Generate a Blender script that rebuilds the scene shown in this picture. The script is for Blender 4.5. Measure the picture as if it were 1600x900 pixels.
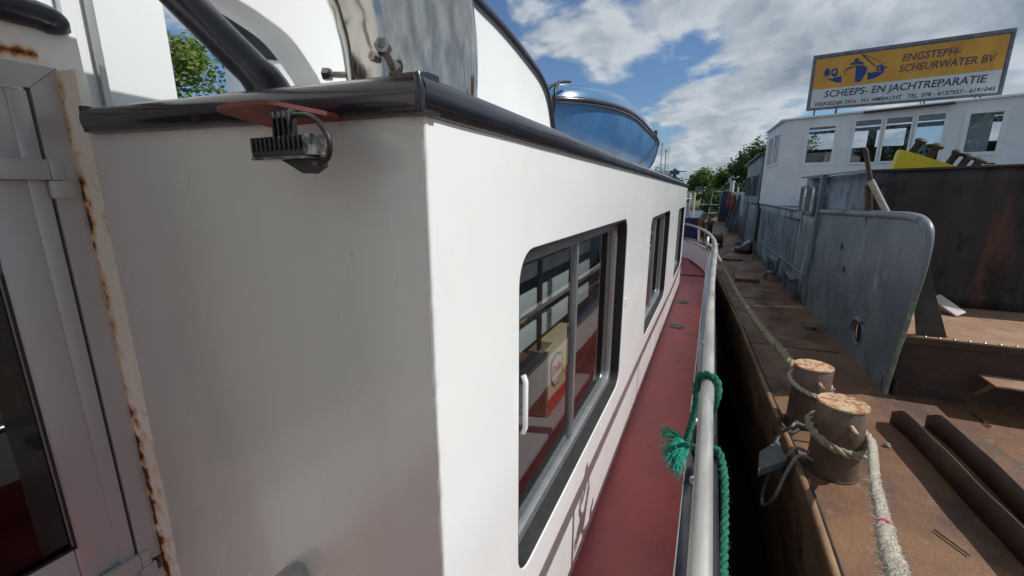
import bpy, bmesh, math, random
from mathutils import Vector, Matrix, noise
R = math.radians
random.seed(7)
for o in list(bpy.data.objects): bpy.data.objects.remove(o)
SC = bpy.context.scene
COL = SC.collection
ZO = 3.0          # height of the lens above the water

# ------------------------------------------------------------ camera, sky, sun
cd = bpy.data.cameras.new('camera'); cam = bpy.data.objects.new('camera', cd); COL.objects.link(cam)
cam.location = (0, 0, ZO); cam.rotation_euler = (R(90-12.83), 0, R(24.9))
cd.sensor_width = 36; cd.lens = 663/1600*36; cd.clip_start = .02; cd.clip_end = 3000
SC.camera = cam
SC.view_settings.view_transform = 'Standard'; SC.view_settings.look = 'None'
SC.view_settings.exposure = -0.17; SC.view_settings.gamma = 1
SUN = Vector((1, .30, 1.12)).normalized()
sl = bpy.data.lights.new('sun', 'SUN'); so = bpy.data.objects.new('sun', sl); COL.objects.link(so)
sl.energy = 4.6; sl.angle = R(.5); sl.color = (1, .98, .945)
so.rotation_euler = (-SUN).to_track_quat('-Z', 'Y').to_euler(); so.location = (5, 2, 12)
W = bpy.data.worlds.new('World'); SC.world = W; W.use_nodes = True
nt = W.node_tree; nt.nodes.clear()
def N(nt, t, **kw):
    n = nt.nodes.new(t)
    for k, v in kw.items():
        if k.startswith('i_'): n.inputs[k[2:].replace('_', ' ')].default_value = v
        else: setattr(n, k, v)
    return n
def LK(nt, a, b): nt.links.new(a, b)
def sock(nt, v, s):
    if isinstance(v, (int, float, tuple)): s.default_value = v
    else: nt.links.new(v, s)
def MA(nt, op, a, b=None, c=None, clamp=False):
    n = nt.nodes.new('ShaderNodeMath'); n.operation = op; n.use_clamp = clamp
    for i, v in enumerate((a, b, c)):
        if v is not None: sock(nt, v, n.inputs[i])
    return n.outputs[0]
def MIX(nt, f, a, b, bt='MIX'):
    n = nt.nodes.new('ShaderNodeMix'); n.data_type = 'RGBA'; n.blend_type = bt
    sock(nt, f, n.inputs[0]); 
    for v, i in ((a, 6), (b, 7)):
        if isinstance(v, tuple): v = v if len(v) == 4 else (*v, 1)
        sock(nt, v, n.inputs[i])
    return n.outputs[2]
def STEP(nt, v, a, b):
    n = nt.nodes.new('ShaderNodeMapRange'); n.interpolation_type = 'SMOOTHSTEP'
    sock(nt, v, n.inputs[0]); n.inputs[1].default_value = a; n.inputs[2].default_value = b
    return n.outputs[0]
def world():
    sky = N(nt, 'ShaderNodeTexSky', sky_type='NISHITA', sun_disc=False, sun_elevation=math.asin(SUN.z), sun_rotation=math.atan2(SUN.x, SUN.y))
    sky.air_density = 1.15; sky.dust_density = .2; sky.ozone_density = 3.5
    blue = MIX(nt, 1.0, sky.outputs[0], (1.02, 1.28, 1.56), 'MULTIPLY')
    tc = N(nt, 'ShaderNodeTexCoord'); sp = N(nt, 'ShaderNodeSeparateXYZ'); LK(nt, tc.outputs['Generated'], sp.inputs[0])
    z = MA(nt, 'MAXIMUM', sp.outputs[2], 0.0)
    d = MA(nt, 'ADD', z, .30)
    def clouds(off, sc, seed):
        c = N(nt, 'ShaderNodeCombineXYZ')
        LK(nt, MA(nt, 'ADD', MA(nt, 'DIVIDE', sp.outputs[0], d), off[0]), c.inputs[0])
        LK(nt, MA(nt, 'ADD', MA(nt, 'DIVIDE', sp.outputs[1], d), off[1]), c.inputs[1]); c.inputs[2].default_value = seed
        n = N(nt, 'ShaderNodeTexNoise'); n.inputs['Scale'].default_value = sc; n.inputs['Detail'].default_value = 9; n.inputs['Roughness'].default_value = .52
        n.inputs['Distortion'].default_value = .15
        LK(nt, c.outputs[0], n.inputs['Vector']); return n.outputs[0]
    a = clouds((88.8, 2.1), 2.6, 5.3)
    b = clouds((88.8+.05, 2.1+.02), 2.6, 5.3)
    big = clouds((88.8+7, 2.1+2), .55, 1.0)
    bias = STEP(nt, MA(nt, 'ADD', sp.outputs[0], MA(nt, 'MULTIPLY', sp.outputs[2], .35)), -.25, .45)
    cov = MA(nt, 'ADD', MA(nt, 'ADD', a, MA(nt, 'MULTIPLY', MA(nt, 'SUBTRACT', big, .5), .55)), MA(nt, 'MULTIPLY_ADD', bias, .185, -.035))
    m = STEP(nt, cov, .455, .565)
    lit = STEP(nt, MA(nt, 'SUBTRACT', b, a), -.05, .05)
    thick = STEP(nt, cov, .56, .78)
    cc = MIX(nt, MA(nt, 'MULTIPLY', MA(nt, 'ADD', MA(nt, 'MULTIPLY', thick, .65), MA(nt, 'MULTIPLY', lit, .45)), 1.0, clamp=True), (10.2, 11.0, 11.7), (4.0, 4.9, 5.9))
    low = STEP(nt, sp.outputs[2], .0, .16)
    hz = MIX(nt, MA(nt, 'MULTIPLY', MA(nt, 'SUBTRACT', 1.0, low), .7), blue, (5.2, 6.4, 8.0))
    veil = MIX(nt, .05, hz, (5.5, 6, 6.6))
    res = MIX(nt, MA(nt, 'MULTIPLY', m, .93), veil, cc)
    bg = N(nt, 'ShaderNodeBackground'); bg.inputs['Strength'].default_value = .065
    LK(nt, res, bg.inputs[0]); o = N(nt, 'ShaderNodeOutputWorld'); LK(nt, bg.outputs[0], o.inputs[0])
world()

# ------------------------------------------------------------ materials
def _zm(t, sp):
    z = MA(t, 'SUBTRACT', sp.outputs[2], ZO)
    A = MA(t, 'MULTIPLY', STEP(t, z, -.16, -.06), STEP(t, z, .07, .03)); B = STEP(t, z, -.50, -.66)
    return MA(t, 'MAXIMUM', A, B)
def pm(name, c1, c2=None, sc=3., mixr=(.4, .65), rough=.5, rough2=None, metal=0., bump=0., bsc=40., stretch=(1, 1, 1), stains=(), coat=0., spec=.5, streak=None, rust=None, zmask=None):
    """painted / metal surface: two blended tones, extra stain layers (colour, scale, lo, hi, stretch) and bump"""
    m = bpy.data.materials.new(name); m.use_nodes = True; t = m.node_tree; b = t.nodes['Principled BSDF']
    geo = N(t, 'ShaderNodeNewGeometry')
    def nz(scale, st, det=6, rg=.55, off=0):
        mp = N(t, 'ShaderNodeMapping'); mp.inputs['Scale'].default_value = st; mp.inputs['Location'].default_value = (off, off*1.7, off*.6)
        LK(t, geo.outputs['Position'], mp.inputs[0])
        n = N(t, 'ShaderNodeTexNoise'); n.inputs['Scale'].default_value = scale; n.inputs['Detail'].default_value = det; n.inputs['Roughness'].default_value = rg
        LK(t, mp.outputs[0], n.inputs['Vector']); return n.outputs[0]
    f = STEP(t, nz(sc, stretch), *mixr)
    col = MIX(t, f, tuple(c1), tuple(c2 or c1)); rg = None
    if rough2 is not None:
        rr = N(t, 'ShaderNodeMapRange'); LK(t, f, rr.inputs[0]); rr.inputs[3].default_value = rough; rr.inputs[4].default_value = rough2; rg = rr.outputs[0]
    hsum = None
    for k, s in enumerate(stains):
        c, scl, lo, hi, st = s[:5]
        mask = STEP(t, nz(scl, st, 8, .62, 3.3*(k+1)), lo, hi)
        if len(s) > 5: mask = MA(t, 'MULTIPLY', mask, s[5])
        col = MIX(t, mask, col, tuple(c))
        rg = MIX(t, mask, (rg if rg is not None else (rough,)*3), (.8, .8, .8)) if rough < .75 else rg
    if rust:                                    # rust creeping out of a seam: f(sep, nodes) gives distance in metres
        sp = N(t, 'ShaderNodeSeparateXYZ'); LK(t, geo.outputs['Position'], sp.inputs[0])
        dist, w = rust(t, sp)
        n1 = nz(26, (1, 1, .45), 7, .6, 9.1); n2 = nz(9, (1, 1, .6), 3, .5, 2.2)
        band = MA(t, 'SUBTRACT', 1.0, MA(t, 'DIVIDE', dist, w), clamp=True)
        v = MA(t, 'ADD', MA(t, 'MULTIPLY', n1, .75), MA(t, 'MULTIPLY', n2, .8))
        n3 = nz(1.0, (3, 3, 3.4), 2, .5, 5.7)
        v = MA(t, 'ADD', v, MA(t, 'MULTIPLY', band, .40)); v = MA(t, 'ADD', v, MA(t, 'MULTIPLY', MA(t, 'SUBTRACT', n3, .53), .9))
        if zmask:
            zmv = zmask(t, sp); n4 = nz(34, (1, 1, .7), 3, .5, 4.4)
            v = MA(t, 'ADD', MA(t, 'MULTIPLY', MA(t, 'ADD', MA(t, 'MULTIPLY', n4, 1.5), MA(t, 'MULTIPLY', n1, .35)), MA(t, 'MULTIPLY_ADD', zmv, .20, .68)), MA(t, 'MULTIPLY', band, .42))
        col = MIX(t, MA(t, 'MULTIPLY', STEP(t, v, .80 if zmask else .88, 1.06 if zmask else 1.12), .80), col, (.60, .40, .15))
        col = MIX(t, STEP(t, v, 1.06, 1.16), col, (.36, .12, .03))
        col = MIX(t, STEP(t, v, 1.16, 1.22), col, (.055, .025, .015))
        rg = MIX(t, STEP(t, v, 1.0, 1.1), (rg if rg is not None else (rough,)*3), (.9, .9, .9)); hsum = MA(t, 'MULTIPLY', STEP(t, v, 1.04, 1.2), -1.2)
    LK(t, col, b.inputs['Base Color'])
    if rg is not None: sock(t, rg, b.inputs['Roughness'])
    else: b.inputs['Roughness'].default_value = rough
    b.inputs['Metallic'].default_value = metal; b.inputs['Coat Weight'].default_value = coat; b.inputs['Coat Roughness'].default_value = .08
    b.inputs['Specular IOR Level'].default_value = spec
    if bump:
        bp = N(t, 'ShaderNodeBump'); bp.inputs['Strength'].default_value = min(1, bump); bp.inputs['Distance'].default_value = .004*max(1, bump)
        h = nz(bsc, (1, 1, 1), 5)
        if hsum is not None: h = MA(t, 'ADD', h, hsum)
        LK(t, h, bp.inputs['Height']); LK(t, bp.outputs[0], b.inputs['Normal'])
    return m
WHT = (.80, .81, .80)
M = {}
M['white'] = pm('white_gloss_paint', (.78, .79, .785), (.83, .84, .83), 1.3, rough=.24, bump=.05, bsc=4, coat=.25, stains=[((.60, .60, .56), 4.5, .55, .80, (1, 1, .18), .35), ((.62, .50, .36), 30, .66, .76, (1, 1, .12), .35), ((.5, .47, .42), 11, .70, .80, (1, 1, .2), .4)])
M['white_aft'] = pm('white_gloss_paint_shaded', (.525, .565, .515), (.615, .665, .605), 1.4, mixr=(.3, .7), rough=.22, rough2=.30, bump=.04, bsc=2.0, coat=.25, stretch=(1.6, 1, .35), stains=[((.30, .24, .20), 21, .735, .75, (1, 1, 1), .5)])  # aft face's shade is put into this darker, greener white; specks are dirt
M['white_post'] = pm('white_paint_rust_seam', (.76, .76, .62), (.84, .84, .74), 5, rough=.3, bump=.5, bsc=22, coat=.1,
    rust=lambda t, sp: (MA(t, 'ABSOLUTE', MA(t, 'ADD', sp.outputs[0], 1.456)), .036), zmask=_zm)
def _rr(t, sp):
    d1 = MA(t, 'ABSOLUTE', MA(t, 'SUBTRACT', sp.outputs[2], .310+ZO)); d2 = MA(t, 'ABSOLUTE', MA(t, 'SUBTRACT', sp.outputs[1], .562))
    e1 = MA(t, 'SUBTRACT', sp.outputs[1], .570); e2 = MA(t, 'SUBTRACT', sp.outputs[2], .262+ZO); d3 = MA(t, 'SQRT', MA(t, 'ADD', MA(t, 'MULTIPLY', e1, e1), MA(t, 'MULTIPLY', e2, e2)))
    return MA(t, 'MINIMUM', MA(t, 'ADD', d3, .004), MA(t, 'ADD', d1, MA(t, 'MULTIPLY', MA(t, 'GREATER_THAN', sp.outputs[1], .520), .05))), .024
M['white_rust'] = pm('white_paint_rusty_seam', (.74, .73, .70), (.83, .82, .79), 6, rough=.35, bump=.6, bsc=30, rust=_rr)
M['white_roof'] = pm('white_wheelhouse_paint', (.70, .72, .715), (.74, .76, .755), 1.5, rough=.32, bump=.05, bsc=6)
M['black'] = pm('black_gloss_paint', (.012, .012, .018), (.02, .02, .03), 6, rough=.24, bump=.18, bsc=9, coat=.3, stains=[((.05, .05, .05), 9, .60, .74, (1, .5, 1), .6)])
M['blacksat'] = pm('black_satin_paint', (.012, .013, .024), (.022, .022, .034), 8, rough=.28, bump=.3, bsc=18, stains=[((.07, .065, .06), 12, .63, .72, (1, 1, 1), .5)])
M['rubber'] = pm('black_rubber', (.012, .012, .013), (.02, .02, .02), 20, rough=.5, bump=.2)
M['reddeck'] = pm('red_deck_paint', (.31, .056, .058), (.38, .075, .075), 2.2, rough=.42, rough2=.55, bump=1.0, bsc=160, stains=[((.40, .20, .18), 5, .52, .80, (1, .3, 1), .35), ((.14, .06, .05), 9, .56, .72, (1, .6, 1), .45), ((.6, .5, .45), 60, .735, .755, (1, 1, 1), .55), ((.13, .03, .03), 3, .62, .8, (1, 1, 1), .4)])
M['alu'] = pm('satin_aluminium', (.50, .50, .51), (.58, .58, .59), 10, rough=.34, metal=.85, bump=.12, bsc=90, stretch=(1, 1, .1), stains=[((.36, .35, .34), 5, .55, .8, (1, 1, .3), .4)])
M['alupaint'] = pm('grey_anodised_frame', (.46, .46, .465), (.53, .53, .53), 3, rough=.3, metal=.35, bump=.05, bsc=60, stretch=(1, 1, .15))
M['galv'] = pm('galvanised_tube', (.33, .325, .305), (.44, .43, .405), 14, rough=.42, rough2=.55, metal=.4, bump=.2, bsc=120, stretch=(1, .2, 1), stains=[((.33, .32, .30), 9, .56, .74, (1, .35, 1), .6), ((.24, .20, .17), 50, .70, .78, (1, 1, 1), .6)])
M['steel'] = pm('polished_stainless', (.56, .53, .49), (.30, .26, .21), 7, rough=.09, rough2=.20, metal=1, bump=.2, bsc=7, stretch=(1, 1, .3), stains=[((.30, .25, .20), 14, .56, .78, (1, 1, .4), .4)])  # brown streaks in the colour stand in for reflections on the elbow
M['bolt'] = pm('weathered_bolt_steel', (.45, .42, .38), (.30, .25, .20), 60, rough=.35, metal=1, bump=.2, bsc=200)
M['rust'] = pm('rusty_deck_plate', (.135, .063, .031), (.215, .112, .055), 2.0, rough=.62, rough2=.42, bump=.9, bsc=55, stains=[((.19, .085, .04), 4.3, .50, .68, (1, 1, 1), .65), ((.048, .030, .026), 2.6, .50, .66, (1, .6, 1), .75), ((.24, .18, .13), 13, .58, .72, (1, .5, 1), .5), ((.025, .02, .018), 42, .63, .70, (1, 1, 1), .75)])
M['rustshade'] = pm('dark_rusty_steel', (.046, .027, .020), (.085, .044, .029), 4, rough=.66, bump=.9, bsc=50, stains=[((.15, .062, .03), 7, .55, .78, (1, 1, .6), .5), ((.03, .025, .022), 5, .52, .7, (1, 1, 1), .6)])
M['wale'] = pm('worn_brown_wale', (.27, .145, .065), (.13, .07, .042), 5, rough=.6, bump=.9, bsc=40, stretch=(1, .25, 1), stains=[((.33, .22, .13), 7, .55, .72, (1, .3, 1.4), .6), ((.03, .02, .02), 9, .56, .68, (1, .5, 1), .8)])
M['bollard'] = pm('bollard_brown_paint', (.11, .07, .05), (.165, .105, .078), 7, rough=.5, bump=.5, bsc=60, stains=[((.06, .04, .035), 6, .52, .72, (1, 1, .4), .7), ((.26, .11, .05), 14, .60, .7, (1, 1, .7), .6)])
M['bollardtop'] = pm('bollard_flaking_top', (.50, .37, .23), (.42, .28, .16), 12, rough=.75, bump=1.5, bsc=60, stains=[((.33, .11, .035), 26, .51, .55, (1, 1, 1), .95), ((.12, .045, .03), 48, .58, .62, (1, 1, 1), .8)])
M['greyhull'] = pm('weathered_blue_grey_paint', (.12, .148, .176), (.21, .24, .268), 1.6, rough=.42, bump=.4, bsc=18, stretch=(1, 1, .5), stains=[((.36, .41, .45), 3.5, .50, .68, (1, 1, .28), .7), ((.045, .05, .055), 6, .52, .64, (1, 1, .35), .8), ((.16, .075, .04), 16, .69, .75, (1, 1, .5), .7)])
M['greyclean'] = pm('blue_grey_paint', (.125, .148, .172), (.18, .202, .225), 2, rough=.4, bump=.25, bsc=20, stains=[((.055, .065, .07), 4.5, .52, .68, (1, 1, .5), .7), ((.30, .36, .40), 6, .56, .70, (1, 1, .35), .55), ((.14, .08, .05), 20, .68, .74, (1, 1, .6), .6)])
M['mossdark'] = pm('dark_mossy_plate', (.040, .044, .040), (.065, .065, .050), 6, rough=.7, bump=.7, bsc=40, stains=[((.12, .15, .14), 9, .56, .70, (1, 1, .4), .6), ((.09, .10, .05), 7, .58, .70, (1, 1, .5), .6)])
M['edgegreen'] = pm('mossy_steel_edge', (.16, .22, .17), (.30, .36, .25), 20, rough=.7, bump=.5)
M['blackrust'] = pm('blackened_rusty_plate', (.016, .014, .014), (.036, .031, .030), 2.5, rough=.6, bump=.6, bsc=30, stretch=(1, 1, .35), stains=[((.13, .15, .17), 2.6, .47, .70, (1, 1, .22), .7), ((.16, .06, .035), 3.2, .52, .68, (1, 1, .25), .6), ((.01, .01, .01), 5, .52, .65, (1, 1, .4), .8)])
M['hatch'] = pm('rusty_hatch_top', (.26, .15, .09), (.32, .20, .12), 3, rough=.8, bump=1, bsc=40, stains=[((.17, .08, .05), 6, .52, .7, (1, 1, 1), .6), ((.12, .09, .05), 14, .6, .7, (.4, 1, 1), .6)])
M['wh'] = pm('weathered_white_paint', (.74, .76, .765), (.82, .835, .84), 2.5, rough=.4, bump=.2, bsc=20, stains=[((.45, .48, .50), 6, .58, .78, (1, 1, .25), .45), ((.30, .2, .14), 16, .69, .77, (1, 1, .5), .5)])
M['whtrim'] = pm('white_window_trim', (.78, .79, .78), (.83, .84, .83), 8, rough=.4, bump=.2)
M['dark'] = pm('dark_interior', (.022, .02, .02), (.04, .035, .03), 4, rough=.7)
M['bluehull'] = pm('blue_gelcoat', (.03, .11, .26), (.045, .155, .33), 1.5, rough=.42, bump=.04, bsc=4, coat=.08, stains=[((.12, .26, .42), 5, .6, .8, (1, 1, 1), .35)])
M['bluetop'] = pm('light_blue_gelcoat', (.045, .15, .30), (.065, .19, .35), 1.5, rough=.25, bump=.05, bsc=5, coat=.25)
M['yellow'] = pm('yellow_steel_paint', (.72, .56, .02), (.78, .62, .03), 4, rough=.4, bump=.2, stains=[((.4, .25, .05), 12, .68, .75, (1, 1, 1), .5)])
M['signo'] = pm('faded_orange_panel', (.66, .33, .045), (.74, .39, .05), 3, rough=.45, bump=.1, stains=[((.33, .17, .04), 3, .52, .75, (1, 1, .3), .5)])
M['signw'] = pm('grubby_white_panel', (.62, .66, .68), (.70, .74, .76), 3, rough=.45, stains=[((.30, .30, .30), 5, .58, .78, (1, 1, .4), .4)])
M['signb'] = pm('navy_vinyl_letters', (.012, .02, .07), (.02, .03, .09), 6, rough=.4)
M['signblue'] = pm('blue_vinyl', (.01, .05, .24), (.015, .06, .28), 6, rough=.4)
M['signp'] = pm('faded_violet_letters', (.09, .06, .10), (.11, .07, .11), 6, rough=.45)
M['frameg'] = pm('grey_sign_frame', (.16, .16, .17), (.24, .24, .25), 12, rough=.45, metal=.4, bump=.2)
M['card'] = pm('yellow_cardboard', (.70, .55, .30), (.76, .60, .34), 8, rough=.7, bump=.1)
M['cardbrown'] = pm('plain_cardboard', (.27, .19, .12), (.32, .23, .14), 10, rough=.8, bump=.2)
M['redink'] = pm('red_print', (.50, .04, .02), (.55, .05, .03), 8, rough=.6)
M['yink'] = pm('banana_yellow_print', (.78, .52, .03), (.82, .58, .04), 8, rough=.6)
M['blueink'] = pm('blue_print', (.03, .07, .35), (.03, .07, .35), 8, rough=.6)
M['cream'] = pm('cream_print', (.75, .66, .45), (.75, .66, .45), 8, rough=.6)
M['interior'] = pm('grey_interior_panel', (.30, .31, .32), (.36, .37, .37), 3, rough=.6)
M['slat'] = pm('pale_grey_slat', (.66, .70, .71), (.74, .77, .77), 3, rough=.5)
M['darkwood'] = pm('brown_floor', (.09, .035, .025), (.12, .05, .035), 4, rough=.5)
M['paleboard'] = pm('pale_weathered_board', (.50, .44, .42), (.60, .55, .52), 9, rough=.7, bump=.5, stains=[((.35, .16, .12), 20, .6, .68, (1, 1, 1), .7)])
M['orange'] = pm('orange_rust_paint', (.28, .07, .035), (.18, .05, .03), 8, rough=.7, bump=.5)
M['bluedark'] = pm('dark_blue_paint', (.03, .045, .10), (.04, .06, .13), 3, rough=.4)
M['palepaint'] = pm('pale_blue_white_paint', (.5, .56, .62), (.6, .65, .7), 3, rough=.5)
M['redshelf'] = pm('faded_red_varnish', (.15, .036, .026), (.24, .07, .05), 9, rough=.6, coat=0, bump=.2, stains=[((.55, .3, .25), 20, .60, .75, (1, 1, 1), .4)])
M['quay'] = pm('grey_concrete', (.22, .21, .19), (.30, .29, .26), 3, rough=.9, bump=1, bsc=20)
M['lampglass'] = pm('frosted_lamp_glass', (.05, .05, .05), (.26, .26, .26), 70, rough=.12, coat=.4, metal=.2)
def ropem(name, c1, c2, c3):
    m = pm(name, c1, c2, 60, rough=.9, bump=1.5, bsc=260, stains=[(c3, 22, .54, .7, (1, 1, 1), .7)]); return m
M['rope'] = ropem('weathered_pale_rope', (.42, .38, .31), (.52, .47, .39), (.22, .18, .13))
M['ropey'] = ropem('mossy_rope', (.29, .25, .165), (.38, .33, .235), (.12, .11, .06))
M['ropeg'] = ropem('green_polypropylene_rope', (.012, .13, .085), (.035, .22, .15), (.03, .05, .03))
M['fray'] = ropem('bright_green_fibres', (.015, .30, .21), (.04, .40, .29), (.01, .16, .10))
M['wire'] = pm('steel_wire_rope', (.22, .22, .21), (.34, .32, .29), 90, rough=.5, metal=.6, bump=1, bsc=300)
M['redyarn'] = pm('red_whipping', (.45, .03, .05), (.5, .05, .06), 50, rough=.8)
M['fender'] = pm('grey_rubber_block', (.085, .09, .095), (.13, .135, .14), 10, rough=.7, bump=.6, bsc=60)
def leafm(name, a, b, c):
    m = bpy.data.materials.new(name); m.use_nodes = True; t = m.node_tree; p = t.nodes['Principled BSDF']
    g = N(t, 'ShaderNodeNewGeometry'); n = N(t, 'ShaderNodeTexNoise'); n.inputs['Scale'].default_value = 1.1; LK(t, g.outputs['Position'], n.inputs['Vector'])
    col = MIX(t, g.outputs['Random Per Island'], a, b); col = MIX(t, STEP(t, n.outputs[0], .42, .62), col, c)
    LK(t, col, p.inputs['Base Color']); p.inputs['Roughness'].default_value = .6
    p.inputs['Specular IOR Level'].default_value = .25
    tr = N(t, 'ShaderNodeBsdfTranslucent'); LK(t, col, tr.inputs[0]); mx = N(t, 'ShaderNodeMixShader'); mx.inputs[0].default_value = .3
    LK(t, p.outputs[0], mx.inputs[1]); LK(t, tr.outputs[0], mx.inputs[2]); LK(t, mx.outputs[0], t.nodes['Material Output'].inputs[0]); return m
M['leaf'] = leafm('green_leaves', (.055, .11, .025), (.10, .17, .04), (.12, .19, .045))
M['leafbright'] = leafm('yellow_green_leaves', (.09, .15, .03), (.15, .22, .045), (.18, .25, .05))
M['leafdark'] = leafm('dark_leaves', (.03, .055, .02), (.055, .09, .03), (.07, .115, .035))
M['bark'] = pm('bark', (.08, .065, .05), (.12, .10, .08), 12, rough=.9, bump=1)
def glassm(name, tint, base=.0, refl=1.0):
    m = bpy.data.materials.new(name); m.use_nodes = True; t = m.node_tree; t.nodes.clear()
    o = N(t, 'ShaderNodeOutputMaterial'); tr = N(t, 'ShaderNodeBsdfTransparent'); tr.inputs[0].default_value = (*tint, 1)
    gl = N(t, 'ShaderNodeBsdfGlossy'); gl.inputs['Roughness'].default_value = .004; gl.inputs[0].default_value = (refl, refl, refl, 1)
    lw = N(t, 'ShaderNodeLayerWeight'); lw.inputs[0].default_value = .5; fr5 = MA(t, 'POWER', lw.outputs['Facing'], 5.0)
    g = N(t, 'ShaderNodeNewGeometry'); n = N(t, 'ShaderNodeTexNoise'); n.inputs['Scale'].default_value = 3; LK(t, g.outputs['Position'], n.inputs['Vector'])
    bp = N(t, 'ShaderNodeBump'); bp.inputs['Strength'].default_value = .02; bp.inputs['Distance'].default_value = .02; LK(t, n.outputs[0], bp.inputs['Height']); LK(t, bp.outputs[0], gl.inputs['Normal'])
    f = MA(t, 'MULTIPLY_ADD', fr5, .96, .04+base, clamp=True)
    mx = N(t, 'ShaderNodeMixShader'); LK(t, f, mx.inputs[0]); LK(t, tr.outputs[0], mx.inputs[1]); LK(t, gl.outputs[0], mx.inputs[2])
    LK(t, mx.outputs[0], o.inputs[0]); return m
M['glass'] = glassm('window_glass', (.78, .80, .80), .03)
M['darkglass'] = glassm('tinted_door_glass', (.10, .10, .11), .02)
M['oldglass'] = glassm('old_window_glass', (.80, .83, .85), .02)
mw = bpy.data.materials.new('harbour_water'); mw.use_nodes = True
def _w():
    t = mw.node_tree; b = t.nodes['Principled BSDF']; b.inputs['Base Color'].default_value = (.012, .016, .013, 1); b.inputs['Roughness'].default_value = .06
    g = N(t, 'ShaderNodeNewGeometry'); n = N(t, 'ShaderNodeTexNoise'); n.inputs['Scale'].default_value = 3.5; n.inputs['Detail'].default_value = 4; LK(t, g.outputs['Position'], n.inputs['Vector'])
    bp = N(t, 'ShaderNodeBump'); bp.inputs['Strength'].default_value = .35; bp.inputs['Distance'].default_value = .05; LK(t, n.outputs[0], bp.inputs['Height']); LK(t, bp.outputs[0], b.inputs['Normal'])
_w(); M['water'] = mw
M['land'] = pm('bank_grass', (.045, .07, .022), (.07, .10, .035), .8, rough=.9, bump=1, bsc=8)

# ------------------------------------------------------------ mesh helpers (all coordinates: metres from the lens)
def rot_frame(d):
    d = Vector(d).normalized(); up = Vector((0, 0, 1)) if abs(d.z) < .95 else Vector((0, 1, 0))
    x = up.cross(d).normalized(); return x, d.cross(x).normalized(), d
def catmull(pts, n=6):
    pts = [Vector(p) for p in pts]
    if len(pts) < 3: return pts
    out = []
    P = [pts[0]*2-pts[1]] + pts + [pts[-1]*2-pts[-2]]
    for i in range(1, len(P)-2):
        for k in range(n):
            t = k/n; a, b, c, d = P[i-1], P[i], P[i+1], P[i+2]
            out.append(.5*((2*b)+(c-a)*t+(2*a-5*b+4*c-d)*t*t+(3*b-a-3*c+d)*t**3))
    out.append(pts[-1]); return out
def frames(path, closed=False):
    n = len(path); fr = []; x = None
    for i in range(n):
        a = path[i-1] if (i > 0 or closed) else path[i]; b = path[(i+1) % n] if (i < n-1 or closed) else path[i]
        d = (b-a).normalized()
        if x is None: x = rot_frame(d)[0]
        x = (x-d*x.dot(d)).normalized(); fr.append((x, d.cross(x), d))
    return fr
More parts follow.
